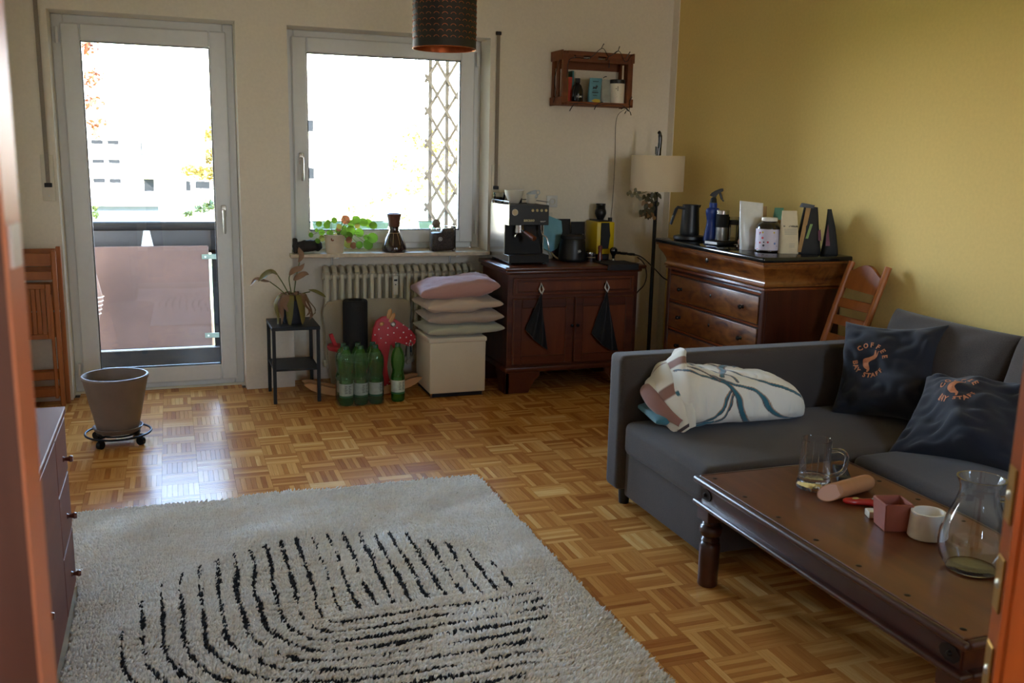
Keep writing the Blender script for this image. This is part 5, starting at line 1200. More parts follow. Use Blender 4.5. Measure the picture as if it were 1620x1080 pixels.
for xs in (X0, X1-.012):
    for y0, y1 in ((Y0c, Y0c+.032), (Y0c+.075, Y0c+.115), (Y1c-.035, Y1c)): MB().box(xs, xs+.012, y0, y1, Z0+.01, Z1-.01, .002).build('side_slat', 'crate_wood', ct)
    for z0, z1 in ((Z0-.004, Z0+.05), (Z1-.058, Z1+.004)): MB().box(xs-.010 if xs == X0 else xs+.012, xs if xs == X0 else xs+.022, Y0c, Y1c, z0, z1, .002).build('side_cleat', 'crate_wood', ct)
for xs in (X0+.012, X1-.036): MB().box(xs, xs+.024, Y0c+.002, Y0c+.026, Z0+.014, Z1-.014, .002).build('corner_post', 'crate_wood', ct)
CZ = Z0+.0145
for i, (x, w_, h, col, lab) in enumerate(((2.466, .013, .195, '#cfc4b4', 'white spined book at the left end of the crate'), (2.480, .010, .19, '#a9a838', 'thin lime green book beside the white one in the crate'), (2.4915, .026, .165, '#b8402c', 'red book with its spine behind the dark bottle in the crate'), (2.519, .012, .205, '#4d7f86', 'tall teal book sticking up behind the red one in the crate'), (2.5325, .012, .20, '#c9c2b4', 'pale grey book right of the teal one in the crate'), (2.5465, .014, .155, '#b9a678', 'tan book at the right end of the row in the crate'))):
    plain('book_%d' % i, col, .7); t = thing('book', lab, 'book', (x+w_/2, 5.96, CZ), group='books in the wall crate')
    MB().box(x, x+.0018, 5.90, 6.015, CZ, CZ+h).box(x+w_-.0018, x+w_, 5.90, 6.015, CZ, CZ+h).box(x, x+w_, 5.898, 5.902, CZ, CZ+h, .0005).build('cover', 'book_%d' % i, t); MB().box(x+.0018, x+w_-.0018, 5.902, 6.01, CZ+.003, CZ+h-.003).build('pages', 'white_paper', t)
bt = thing('dark_bottle', 'dark brown bottle with small white lettering inside the wall crate', 'bottle', (2.545, 5.868, CZ))
MB().lathe([(0, 0), (.036, 0), (.038, .004), (.038, .065), (.036, .082), (.026, .11), (.0145, .122), (.0135, .15), (0, .15)], (2.545, 5.868, CZ), 28).build('body', 'black_gloss', bt); MB().lathe([(.015, .128), (.0165, .128), (.0165, .156), (0, .157)], (2.545, 5.868, CZ), 20).build('cap', 'black_matte', bt)
def onc(cx, cy_, R, z, face=-PI/2): return lambda x, y: (cx+R*math.cos(face+x/R), cy_+R*math.sin(face+x/R), z+y)
mb = add_text(MB(), 'I OAI', .017, onc(2.545, 5.868, .0385, CZ+.038), .0004); mb.build('lettering', 'ink_white', bt, smooth=False)
plain('pouch_blue', '#5f97ab', .35, var=.08, vs=20); plain('pouch_silver', '#9fa39c', .35, .2, var=.15, vs=25); plain('print_yellow', '#c8b13c', .5); plain('print_navy', '#22303c', .6)
def pouch(lab, x, y, w_, h, mt, rot):
    t = thing('pouch', lab, 'pouch', (x, y, CZ), group='coffee pouches in the wall crate'); bag(MB(), x, y, CZ, w_, .045, h, rot, 1.05, (.012, 0), seed=int(x*77), amp=.0015).build('pouch_body', mt, t, ang=70); return t
p1 = pouch('light blue printed pouch in the middle of the wall crate', 2.672, 5.885, .088, .165, 'pouch_blue', .05)
def pf(x, y): return (2.672+x+.012*((y+.075)/.165)**2, 5.885-.0245*(1-((y+.08)/.165)**1.6)-.003, CZ+.08+y)
mb = MB(); mb.poly([pf(-.03, -.062), pf(-.005, -.05), pf(.03, -.052), pf(.036, -.07), pf(0, -.076)]); mb.build('yellow_print', 'print_yellow', p1, smooth=False)
mb = MB()
for (xa, xb, ya, yb) in ((-.025, .02, -.012, -.005), (-.02, .015, .0, .003), (-.022, .02, .06, .065), (-.018, .012, -.03, -.026)): mb.quad(pf(xa, ya), pf(xb, ya), pf(xb, yb), pf(xa, yb))
mb.poly([pf(-.022, .012), pf(-.006, .016), pf(.004, .012), (pf(.016, .032)), pf(.006, .040), pf(-.004, .026), pf(-.018, .030)]); mb.build('dark_print', 'print_navy', p1, smooth=False)
pouch('silver grey pouch between the blue pouch and the white tub in the crate', 2.764, 5.90, .078, .16, 'pouch_silver', -.1)
tbx = thing('protein_tub', 'white tub with a black lid and dot emblem at the right of the crate', 'tub', (2.842, 5.888, CZ))
MB().lathe([(0, 0), (.046, 0), (.0495, .004), (.0495, .135), (.047, .140), (0, .140)], (2.842, 5.888, CZ), 36).build('body', 'white_ceramic', tbx); MB().lathe([(.0505, .135), (.0515, .137), (.0515, .158), (.049, .161), (0, .161)], (2.842, 5.888, CZ), 36).build('lid', 'black_plastic', tbx)
mb = MB(); fm = onc(2.842, 5.888, .0500, CZ+.095, -PI/2-.35)
for dx, dz in ((0, .016), (-.011, .006), (0, .006), (0, -.004)):
    mb.poly([fm(dx+.0035*math.cos(k*.7854), dz+.0035*math.sin(k*.7854)) for k in range(8)])
mb.build('dot_emblem', 'ink_dark', tbx, smooth=False)
mb = MB(); fm = onc(2.842, 5.888, .0500, CZ+.06, -PI/2-.2)
for r_, (w_, z) in enumerate(((.05, .010), (.034, .003), (.026, -.012), (.040, -.018))): mb.quad(fm(-w_/2, z), fm(w_/2, z), fm(w_/2, z+.0025), fm(-w_/2, z+.0025))
plain('ink_grey', '#8a8a86', .8, var=0); mb.build('small_print', 'ink_grey', tbx, smooth=False)
sl_ = thing('string_lights', 'black wire string lights wound around the wall crate with a cable down the wall', 'string lights', (2.93, 5.95, .9))
MB().tube(bez([(2.445, 5.815, 1.99), (2.46, 5.822, 2.10), (2.52, 5.82, 2.12), (2.60, 5.818, 2.12), (2.68, 5.80, 2.185), (2.74, 5.818, 2.14), (2.80, 5.80, 2.175), (2.86, 5.818, 2.11), (2.905, 5.82, 2.16)], 8), .0022, 6).build('wire', 'black_plastic', sl_)
MB().tube(bez([(2.47, 5.815, 1.83), (2.56, 5.82, 1.835), (2.66, 5.812, 1.825), (2.75, 5.82, 1.84), (2.85, 5.815, 1.832), (2.90, 5.82, 1.80), (2.91, 5.83, 1.87)], 8), .0022, 6).build('wire', 'black_plastic', sl_)
MB().tube(bez([(2.42, 5.86, 2.13), (2.408, 5.90, 2.05), (2.41, 5.94, 1.98), (2.405, 5.90, 1.90), (2.41, 5.95, 1.84)], 8), .0022, 6).build('wire', 'black_plastic', sl_)
for i, (x, z, dx, dz) in enumerate(((2.68, 2.185, .012, .03), (2.735, 2.14, -.02, -.03), (2.80, 2.175, -.03, -.02), (2.80, 2.175, .005, .03), (2.86, 2.13, .022, .045), (2.74, 2.12, -.006, -.055), (2.50, 1.828, -.035, -.045), (2.50, 1.828, .02, .0), (2.66, 1.828, .04, .02), (2.66, 1.828, -.02, -.03), (2.87, 1.82, -.035, -.012), (2.87, 1.82, .02, -.025), (2.90, 1.80, .01, -.03), (2.88, 1.80, -.018, -.02), (2.70, 2.0, .02, .01), (2.90, 1.86, .01, .03))):
    MB().tube([(x, 5.812, z), (x+dx*.5, 5.803, z+dz*.5+.004), (x+dx, 5.80, z+dz)], [.0022, .0028, .0034], 6).build('twig_light', 'black_plastic', sl_)
MB().tube(bez([(2.885, 5.84, 1.815), (2.905, 6.01, 1.75), (2.912, 6.022, 1.5), (2.908, 6.022, 1.2), (2.89, 6.02, .95), (2.885, 6.0, .86)], 8), .0016, 6).build('cable', 'black_plastic', sl_)

# ------------------------------------------------------------------ floor lamp with dried flowers
fabric('shade_linen', '#d9c8ac', '#c9b798', scale=1400, bmp=.25)
LX, LYy = 3.02, 5.60
fl = thing('floor_lamp', 'floor lamp with cream linen drum shade on a thin black pole', 'lamp', (LX, LYy, 0))
MB().lathe([(0, 0), (.14, 0), (.14, .012), (.13, .02), (.012, .03), (0, .03)], (LX, LYy, 0), 36).build('base', 'black_matte', fl)
MB().cyl((LX, LYy, .025), (LX, LYy, 1.50), .0125, n=16).build('pole', 'black_matte', fl)
MB().lathe([(.171, 1.283), (.174, 1.283), (.174, 1.512), (.171, 1.512), (.171, 1.283)], (LX, LYy, 0), 48).build('shade', 'shade_linen', fl)
for k in range(3): MB().tube([(LX, LYy, 1.50), (LX+.172*math.cos(k*2.094), LYy+.172*math.sin(k*2.094), 1.508)], .002, 6).build('spider_arm', 'steel', fl)
tpn = MB().cyl((LX, LYy, 1.50), (LX, LYy, 1.56), .018, n=16).cyl((LX-.012, LYy, 1.52), (LX-.012, LYy, 1.57), .012, n=12); tpn.tube(bez([(LX+.006, LYy, 1.55), (LX+.008, LYy, 1.62), (LX+.002, LYy, 1.655), (LX-.006, LYy, 1.662)], 5), [.013]*8+[.011]*8, 12); tpn.build('top_swivel', 'black_gloss', fl)
leafmat('dried_olive', '#4d4a36', '#6d664a', .2); leafmat('dried_tan', '#8c6b48', '#b08a5e', .2)
df = thing('dried_flowers', 'bunch of dried olive leaves and tan flowers hanging under the lamp shade', 'dried flowers', (2.95, 5.57, 1.10))
MB().tube(bez([(LX, 5.585, 1.30), (2.97, 5.57, 1.22), (2.985, 5.56, 1.12)], 5), .004, 6).tube(bez([(LX-.02, 5.585, 1.30), (2.90, 5.57, 1.27), (2.80, 5.56, 1.262)], 5), .0025, 6).build('stems', 'stem_green', df)
for i in range(46):
    a_ = random.uniform(0, 6.28); t = random.random(); c = Vector((3.0-.06*t+random.uniform(-.05, .05)*(1-t*.3)-.015, 5.56+random.uniform(-.03, .03), 1.275-.15*t**1.2)); d = Vector((math.cos(a_)*.03, random.uniform(-.02, .01), -.02-.02*random.random()))
    leaf(MB(), [c, c+d*.5+Vector((0, 0, .004)), c+d], .026, Vector((0, -1, .3)), .3, 6).build('leaf', 'dried_tan' if i % 3 == 0 and t > .3 else 'dried_olive', df, ang=80)
for i, (x, z) in enumerate(((2.79, 1.265), (2.805, 1.275), (2.82, 1.255), (2.84, 1.27), (2.845, 1.29), (2.86, 1.25), (2.88, 1.235), (2.87, 1.275), (2.99, 1.11), (2.975, 1.13))):
    disc_leaf(MB(), (x, 5.555, z), (random.uniform(-.4, .4), -1, .2), .014, 9).build('leaf', 'dried_olive' if i < 8 else 'dried_tan', df, ang=80)

# ------------------------------------------------------------------ pendant lamp with pierced shade
plain('shade_dark', '#2b2823', .55, .3, var=.1); plain('copper', '#b4623a', .35, .9, var=.15, vs=60)
QX, QY, QR, QZ = 1.012, 3.62, .121, 1.888
pd = thing('pendant_lamp', 'dark drum pendant lamp with copper scale cut-outs hanging from the ceiling', 'lamp', (QX, QY, QZ))
MB().lathe([(QR, 0), (QR, .27), (QR-.002, .27)], (QX, QY, QZ), 64).build('shade', 'shade_dark', pd); MB().lathe([(QR-.002, .27), (QR-.002, 0), (QR, 0)], (QX, QY, QZ), 64).build('lining', 'copper', pd)
MB().tube([(QX+QR*math.cos(k*PI/24), QY+QR*math.sin(k*PI/24), QZ) for k in range(48)], .002, 6, closed=True).build('rim', 'copper', pd)
MB().cyl((QX, QY, QZ+.2), (QX, QY, CEIL), .004, n=8).build('cord', 'black_plastic', pd); MB().lathe([(0, 0), (.03, .02), (.02, .06), (.02, .1), (0, .1)], (QX, QY, QZ+.11), 16).build('bulb', 'white_ceramic', pd)
for k in range(3): MB().tube([(QX, QY, QZ+.215), (QX+(QR-.002)*math.cos(k*2.094), QY+(QR-.002)*math.sin(k*2.094), QZ+.26)], .002, 6).build('spider_arm', 'steel', pd)
arcs = [(.0105*math.sin(t), .0095*math.cos(t)) for t in np.linspace(-1.25, 1.25, 7)]
a0 = MB().tube([(math.sqrt((QR+.0005)**2-x*x), x, z) for x, z in arcs], .0011, 4).build('scale_cutout', 'copper', pd, local=True); first = True
for r_ in range(11):
    for k in range(24):
        if first: o = a0; first = False
        else: o = a0.copy(); COL.objects.link(o); o.parent = pd
        o.location = (0, 0, .028+r_*.0205); o.rotation_euler = (0, 0, 2*PI*(k+.5*(r_ % 2))/24)

# ------------------------------------------------------------------ coffee machine and neighbours on the sideboard
SZ = .812
plain('machine_steel', '#c4c2ba', .22, 1.0, var=.03); plain('letter_gold', '#c9b98a', .4, .5)
cmn = thing('espresso_machine', 'black and steel espresso machine at the left end of the sideboard', 'coffee machine', (2.125, 5.79, SZ))
mx0, mx1, my0, my1 = 1.992, 2.262, 5.60, 5.965
MB().box(mx0, mx0+.006, my0+.08, my1, SZ+.02, 1.187, .001).prism([(my0, 1.062), (my0+.09, 1.062), (my0+.09, 1.187), (my0, 1.187)], lambda p, q_: (mx0, p, q_), lambda p, q_: (mx0+.006, p, q_)).build('side_panel', 'machine_steel', cmn)
MB().box(mx1-.006, mx1, my0+.08, my1, SZ+.02, 1.187, .001).build('side_panel', 'machine_steel', cmn)
MB().box(mx0+.006, mx1-.006, my0+.09, my1-.002, SZ+.02, 1.185, .002).build('body', 'black_matte', cmn)
fp = MB().box(mx0+.001, mx1, my0, my0+.10, 1.062, 1.188, .002).build('front_panel', 'black_plastic', cmn)
MB().box(mx0+.003, mx1+.002, my0-.015, my0+.17, SZ+.012, SZ+.062, .003).build('drip_tray', 'black_matte', cmn); MB().box(mx0-.001, mx0+.003, my0-.015, my0+.11, SZ+.014, SZ+.062, .001).build('tray_side', 'machine_steel', cmn)
for x in (mx0+.02, mx1-.02):
    for y in (my0+.02, my1-.03): MB().cyl((x, y, SZ), (x, y, SZ+.022), .012, n=12).build('foot', 'black_plastic', cmn)
g_ = MB().cyl((2.030, my0, 1.143), (2.030, my0-.006, 1.143), .021, n=24).build('pressure_gauge', 'steel', fp); MB().cyl((2.030, my0-.006, 1.143), (2.030, my0-.0065, 1.143), .018, n=24).build('dial', 'line_cream', fp)
for x in (2.150, 2.180, 2.210, 2.240):
    MB().lathe([(.0085, 0), (.0095, .003), (.0075, .005), (.005, .004), (0, .003)], n=16, M=Matrix.Translation((x, my0, 1.155)) @ Matrix.Rotation(PI/2, 4, 'X')).build('button', 'letter_gold', fp)
fmx = lambda cx, cz: (lambda x, y: (cx+x, my0-.0006, cz+y))
mb = add_text(MB(), 'ascaso', .028, fmx(2.128, 1.094), .0006); mb.build('lettering', 'letter_gold', fp, smooth=False)
mb = add_text(MB(), '·uno+·', .016, fmx(2.222, 1.086), .0002); mb.build('small_lettering', 'ink_white', fp, smooth=False)
gh = MB().cyl((2.085, my0+.06, 1.062), (2.085, my0+.06, 1.035), .032, n=24).build('group_head', 'steel', cmn)
pf_ = MB().cyl((2.085, my0+.06, 1.038), (2.085, my0+.06, 1.012), .034, n=24).tube([(2.085, my0+.04, 1.026), (2.10, my0-.01, 1.02)], .007, 8).tube(bez([(2.07, my0+.05, 1.012), (2.055, my0+.045, .998), (2.052, my0+.045, .985)], 4), .006, 8).build('portafilter', 'steel', cmn)
wood('handle_walnut', [(.3, '#5a2c18'), (.7, '#7d4526')], axis=1, scale=8, rough=.35)
MB().tube([(2.10, my0-.008, 1.021), (2.115, my0-.05, 1.004), (2.130, my0-.095, .985)], [.011, .015, .016], 14).build('handle', 'handle_walnut', pf_)
MB().cyl((2.222, my0+.03, 1.062), (2.222, my0+.03, 1.03), .008, n=10).tube(bez([(2.222, my0+.03, 1.035), (2.225, my0+.01, 1.0), (2.245, my0-.01, .985), (2.255, my0-.02, .94), (2.262, my0-.02, .905)], 5), .005, 8).build('steam_wand', 'steel', cmn)
for (p0, p1) in (((mx0+.004, my0+.01), (mx0+.004, my1-.02)), ((mx1-.004, my0+.01), (mx1-.004, my1-.02)), ((mx0+.004, my1-.02), (mx1-.004, my1-.02))):
    MB().tube([p0+(1.187,), p0+(1.207,), p1+(1.207,), p1+(1.187,)], .0035, 6).build('cup_rail', 'steel', cmn)
# cups on the machine
cp = [(0, 0), (.026, 0), (.030, .004), (.038, .03), (.042, .066), (.0395, .066), (.036, .03), (.027, .008), (0, .007)]
tg = thing('glass_tumbler', 'small glass with dark coffee on top of the espresso machine', 'glass', (2.028, 5.895, 1.188)); MB().lathe([(r, z) for r, z in cp], (2.028, 5.895, 1.188), 28).build('glass', 'thin_glass', tg); MB().lathe([(0, .008), (.026, .008), (.0355, .036), (0, .036)], (2.028, 5.895, 1.188), 24).build('coffee', 'black_gloss', tg)
MB().lathe([(0, 0), (.030, 0), (.034, .004), (.058, .055), (.064, .085), (.061, .085), (.054, .05), (.030, .008), (0, .007)], (2.095, 5.80, 1.188), 36).build('large_cup', 'white_ceramic', None, 'large cream bowl-shaped cup on top of the espresso machine', 'cup', ang=50)
sc_ = thing('small_cup', 'small cream cup with a pale blue cup tipped into it on the machine', 'cup', (2.215, 5.80, 1.188))
MB().lathe([(0, 0), (.026, 0), (.030, .004), (.036, .06), (.034, .06), (.028, .008), (0, .007)], (2.215, 5.80, 1.188), 28).build('bowl', 'white_ceramic', sc_)
plain('cup_blue', '#c3ccd6', .25, var=0)
tc_ = thing('tilted_cup', 'pale blue cup with a handle tipped over inside the small cream cup', 'cup', (2.215, 5.80, 1.235))
Mt = Matrix.Translation((2.222, 5.80, 1.243)) @ Matrix.Rotation(2.75, 4, 'Y')
MB().lathe([(0, .028), (.024, .028), (.032, .018), (.034, -.020), (.032, -.020), (.030, .014), (0, .024)], n=28, M=Mt).build('bowl', 'cup_blue', tc_); MB().tube([Mt @ Vector(p) for p in ((-.033, 0, .014), (-.052, 0, .010), (-.055, 0, -.008), (-.034, 0, -.014))], .004, 8).build('handle', 'cup_blue', tc_)
MB().lathe([(0, 0), (.020, 0), (.020, .03), (.012, .045), (.014, .06), (0, .062)], (2.155, 5.87, 1.188), 18).build('tamper', 'black_matte', None, 'black tamper standing behind the cups on the espresso machine', 'tamper')
# white bag with blue cloth
fabric('cloth_blue', '#86bccb', '#73aab9', scale=1500)
bag(MB(), 2.37, 5.925, SZ, .12, .04, .31, .0, .8, seed=5).build('paper_bag', 'white_paper', None, 'white paper bag standing behind the blue cloth on the sideboard', 'bag', ang=70)
P = np.zeros((14, 14, 3)); n1 = SN(41, 20, 2)
for i in range(14):
    for j in range(14):
        a_, b_ = i/13, j/13; x = 2.325+.075*a_+.055*b_; z = 1.11-.21*a_*1.0-.07*b_+.075*(b_-a_)*0; P[i, j] = (2.312+.150*b_*(1-.15*a_)+.03*math.sin(PI*a_)*(b_-.4), 5.872+.004*float(n1(np.array([a_*2, b_*2]))), 1.125-.265*a_-.055*b_*(1-a_)+.065*a_*abs(b_-.62))
Q = P+np.array([0, .004, 0]); mb = MB().grid(P).grid(Q)
for A, B in ((P[:, 0], Q[:, 0]), (P[:, -1], Q[:, -1]), (P[-1], Q[-1]), (P[0], Q[0])): mb.grid(np.stack([A, B], 0))
mb.build('blue_cloth', 'cloth_blue', None, 'light blue cloth hanging in front of the white bag beside the machine', 'cloth', ang=80)
MB().tube(bez([(2.39, 5.86, .86), (2.41, 5.82, .83), (2.44, 5.80, .819), (2.46, 5.79, .818)], 5), .006, 8).build('dishbrush', 'line_cream', None, 'short cream brush handle lying at the foot of the white bag', 'brush')
plain('patch_purple', '#5c3a5a', .6); plain('patch_pink', '#b59a92', .7)
b1 = thing('coffee_bag', 'black coffee bag with a purple patch behind the knock box', 'bag', (2.475, 5.93, SZ)); bag(MB(), 2.495, 5.945, SZ, .130, .06, .265, 0, 1.0, seed=6).build('bag_body', 'black_matte', b1, ang=70); MB().box(2.402, 2.43, 5.894, 5.897, SZ+.04, SZ+.17).build('purple_patch', 'patch_purple', b1)
b2 = thing('coffee_bag', 'black coffee bag with a pink label between knock box and grinder', 'bag', (2.60, 5.945, SZ)); bag(MB(), 2.62, 5.955, SZ, .105, .06, .245, 0, 1.0, seed=7).build('bag_body', 'black_matte', b2, ang=70); MB().box(2.573, 2.645, 5.908, 5.911, SZ+.03, SZ+.165).build('pink_label', 'patch_pink', b2)
kb = thing('knock_box', 'black rounded knock box with a small white emblem on the sideboard', 'container', (2.505, 5.77, SZ))
MB().lathe([(0, 0), (.085, 0), (.092, .01), (.093, .02), (.085, .13), (.078, .150), (.072, .150), (.070, .13), (0, .12)], (2.505, 5.77, SZ), 40).build('body', 'black_plastic', kb); MB().lathe([(.079, .146), (.083, .152), (.080, .168), (.065, .178), (.060, .172), (.060, .15)], (2.505, 5.77, SZ), 40).build('rim', 'black_matte', kb)
mb = add_text(MB(), '+', .04, onc(2.505, 5.77, .0935, SZ+.07, -PI/2+.15), .001); mb.quad(*[onc(2.505, 5.77, .0935, SZ+.07, -PI/2+.15)(x, y) for x, y in ((-.014, -.010), (-.010, -.010), (-.010, .010), (-.014, .010))]); mb.build('emblem', 'ink_white', kb, smooth=False)
fb = thing('filter_basket', 'small shiny steel dosing cup in front of the knock box', 'cup', (2.61, 5.70, SZ)); MB().lathe([(0, 0), (.026, 0), (.028, .004), (.029, .04), (.032, .046), (.032, .058), (.030, .058), (.027, .042), (.025, .006), (0, .004)], (2.61, 5.70, SZ), 28).build('cup', 'steel', fb); MB().lathe([(.0295, .028), (.0315, .030), (.0295, .032)], (2.61, 5.70, SZ), 28).build('ring', 'letter_gold', fb)
tm = thing('coffee_tamper', 'reddish wooden tamper standing in front of the yellow grinder', 'tamper', (2.685, 5.72, SZ)); plain('wood_red', '#6b2c20', .3, coat=.4)
MB().lathe([(0, .01), (.018, .01), (.017, .03), (.013, .055), (.013, .07), (.016, .085), (.016, .095), (.010, .104), (0, .106)], (2.685, 5.72, SZ), 22).build('handle', 'wood_red', tm); MB().lathe([(0, 0), (.018, 0), (.018, .010), (0, .010)], (2.685, 5.72, SZ), 22).build('base', 'steel', tm)
tm = thing('coffee_tamper', 'black ball-topped tamper with a steel foot right of the reddish one', 'tamper', (2.775, 5.70, SZ)); MB().lathe([(0, .02), (.010, .02), (.010, .035), (.016, .045), (.024, .06), (.026, .072), (.022, .085), (.010, .094), (0, .095)], (2.775, 5.70, SZ), 22).build('handle', 'black_gloss', tm); MB().lathe([(0, 0), (.014, 0), (.014, .010), (.008, .02), (0, .02)], (2.775, 5.70, SZ), 18).build('base', 'steel', tm)
tmn = MB().box(2.62, 2.84, 5.458, 5.66, SZ+.0005, SZ+.009, .002).box(2.62, 2.84, 5.450, 5.4605, SZ-.03, SZ+.009, .002); tmn.build('tamping_mat', 'black_matte', None, 'black rubber tamping mat folded over the front edge of the sideboard', 'mat')
gd = thing('coffee_grinder', 'yellow coffee grinder with black front panel and black bellows hopper', 'grinder', (2.765, 5.90, SZ)); plain('grinder_yellow', '#d3b313', .4, var=.03)
MB().box(2.70, 2.83, 5.81, 6.0, SZ+.035, 1.065, .008, 2).build('housing', 'grinder_yellow', gd); MB().box(2.695, 2.835, 5.80, 6.0, SZ, SZ+.036, .004).build('base', 'black_matte', gd)
MB().prism([(2.727, .885), (2.785, .885), (2.79, .96), (2.797, .975), (2.79, .99), (2.785, 1.06), (2.727, 1.06)], lambda p, q_: (p, 5.800, q_), lambda p, q_: (p, 5.812, q_), .002).build('front_panel', 'black_matte', gd)
MB().box(2.72, 2.80, 5.83, 5.99, 1.064, 1.074, .003).build('top_plate', 'black_plastic', gd)
MB().lathe([(.022, 0), (.024, .01), (.034, .03), (.039, .045), (.037, .065), (.032, .075), (.033, .078), (.030, .082), (.033, .086), (.030, .090), (.033, .094), (.030, .098), (.033, .102), (.032, .112), (0, .113)], (2.762, 5.90, 1.072), 28).build('hopper_bellows', 'black_plastic', gd)
MB().cyl((2.816, 5.86, 1.063), (2.816, 5.86, 1.092), .014, n=16).build('knob', 'black_plastic', gd)
# power strip and cables
plain('strip_cream', '#b99f76', .6, var=.05)
ps_ = thing('power_strip', 'cream power strip with black plugs at the right end of the sideboard', 'power strip', (2.855, 5.71, SZ)); Ms = Matrix.Translation((2.858, 5.71, SZ)) @ Matrix.Rotation(-1.15, 4, 'Z')
MB().box(-.115, .115, -.026, .026, 0, .042, .003, M=Ms).build('strip', 'strip_cream', ps_)
for k in (-.06, .0, .06): MB().box(k-.022, k+.022, -.018, .018, .042, .058, .005, 2, M=Ms).build('plug', 'black_plastic', ps_)
MB().tube(bez([(2.87, 5.67, .865), (2.93, 5.60, .85), (2.99, 5.52, .78), (3.04, 5.47, .72), (3.10, 5.45, .70)], 6), .004, 8).build('cable', 'black_plastic', ps_); MB().tube(bez([(2.885, 5.64, .862), (2.93, 5.57, .82), (2.945, 5.54, .74), (2.93, 5.54, .67), (2.895, 5.56, .62), (2.875, 5.60, .55)], 6), .004, 8).build('cable', 'black_plastic', ps_)
# ------------------------------------------------------------------ things on the dresser
DZt = 1.0205
kt = thing('milk_pitcher', 'black electric milk pitcher with a slanted handle on its base', 'pitcher', (2.925, 4.985, DZt)); plain('kettle_black', '#1c1e21', .35, .3, var=.05)
MB().lathe([(0, 0), (.085, 0), (.092, .006), (.090, .022), (.06, .028), (0, .028)], (2.925, 4.985, DZt), 36, sx=1.05).build('base_plate', 'black_plastic', kt)
MB().lathe([(0, .028), (.055, .028), (.0575, .034), (.0575, .05), (.049, .20), (.0495, .207), (.046, .207), (.052, .05), (0, .034)], (2.925, 4.985, DZt), 40).build('body', 'kettle_black', kt)
MB().tube([(2.886, 4.97, DZt+.187), (2.866, 4.975, DZt+.188), (2.836, 4.985, DZt+.192), (2.828, 4.988, DZt+.18), (2.80, 4.995, DZt+.09)], [.008, .008, .009, .010, .008], 10).build('handle', 'kettle_black', kt); MB().prism([(0, .19), (.012, .207), (-.012, .207)], lambda p, q_: (2.979, 4.97+p, DZt+q_), lambda p, q_: (2.972, 4.97+p*.6, DZt+q_)).build('spout', 'kettle_black', kt)
sp = thing('spray_bottle', 'blue spray bottle with a black trigger head on the dresser', 'spray bottle', (3.0, 4.86, DZt)); plain('spray_blue', '#1d3f9a', .35, var=.03)
MB().lathe([(0, 0), (.045, 0), (.050, .005), (.050, .02), (.043, .06), (.036, .095), (.034, .115), (.037, .14), (.043, .165), (.044, .18), (.038, .192), (.024, .198), (.0235, .225), (0, .226)], (3.0, 4.86, DZt), 36, sy=.8).build('body', 'spray_blue', sp)
MB().lathe([(.021, .226), (.017, .25), (.010, .258), (0, .258)], (3.0, 4.86, DZt), 20).build('collar', 'black_plastic', sp)
MB().prism([(-.032, .268), (-.022, .282), (.0, .296), (.03, .308), (.048, .310), (.050, .298), (.042, .290), (.020, .284), (.008, .268), (.006, .255), (-.008, .255), (-.014, .264)], lambda p, q_: (3.0+p*.8, 4.848-p*.5, DZt+q_), lambda p, q_: (3.0+p*.8+.012, 4.868-p*.5, DZt+q_), .003).build('trigger_head', 'black_plastic', sp)
MB().tube(bez([(3.028, 4.846, DZt+.288), (3.034, 4.84, DZt+.27), (3.040, 4.836, DZt+.25), (3.050, 4.83, DZt+.235)], 4), [.007]*9+[.004]*4, 8).build('trigger', 'black_plastic', sp)
hg = thing('hand_grinder', 'silver and black cylindrical hand coffee grinder on the dresser', 'grinder', (3.015, 4.775, DZt))
MB().lathe([(0, 0), (.034, 0), (.0355, .004), (.035, .09), (0, .09)], (3.015, 4.775, DZt), 36).build('lower_cup', 'steel_brushed', hg); MB().lathe([(.0355, .09), (.0365, .095), (.0365, .165), (0, .165)], (3.015, 4.775, DZt), 36).build('grip', 'black_matte', hg); MB().lathe([(.0375, .165), (.0375, .185), (.034, .188), (0, .188)], (3.015, 4.775, DZt), 36).build('lid', 'steel', hg)
fp_ = thing('glass_press', 'small glass press with a black band behind the scale', 'coffee press', (3.09, 4.77, DZt))
MB().lathe([(0, 0), (.036, 0), (.038, .004), (.038, .15), (.0365, .15), (.0365, .006), (0, .005)], (3.09, 4.77, DZt), 32).build('glass', 'thin_glass', fp_); MB().lathe([(.0385, .105), (.0405, .107), (.0405, .128), (.0385, .13)], (3.09, 4.77, DZt), 32).build('band', 'black_plastic', fp_)
for k in range(4): MB().box(-.004, .004, -.001, .001, .0, .107, M=Matrix.Translation((3.09, 4.77, DZt)) @ Matrix.Rotation(k*PI/2+.5, 4, 'Z') @ Matrix.Translation((0, .0405, 0))).build('upright', 'steel', fp_)
gt = thing('glass_tumbler', 'empty clear glass right of the glass press on the dresser', 'glass', (3.16, 4.74, DZt)); MB().lathe([(0, 0), (.028, 0), (.032, .004), (.034, .115), (.0325, .115), (.030, .008), (0, .008)], (3.16, 4.74, DZt), 28).build('glass', 'thin_glass', gt)
ks = thing('coffee_scale', 'flat black coffee scale near the front edge of the dresser', 'scale', (2.97, 4.66, DZt)); Mk = Matrix.Translation((2.965, 4.66, DZt)) @ Matrix.Rotation(.18, 4, 'Z')
MB().box(-.10, .10, -.058, .058, .003, .022, .004, 2, M=Mk).build('body', 'black_plastic', ks); MB().box(-.06, .098, -.055, .055, .022, .027, .003, M=Mk).build('plate', 'black_gloss', ks); MB().box(-.1015, -.1, -.05, .05, .006, .02, M=Mk).build('display', 'steel_brushed', ks)
plain('egg_terracotta', '#a87054', .7, var=.08)
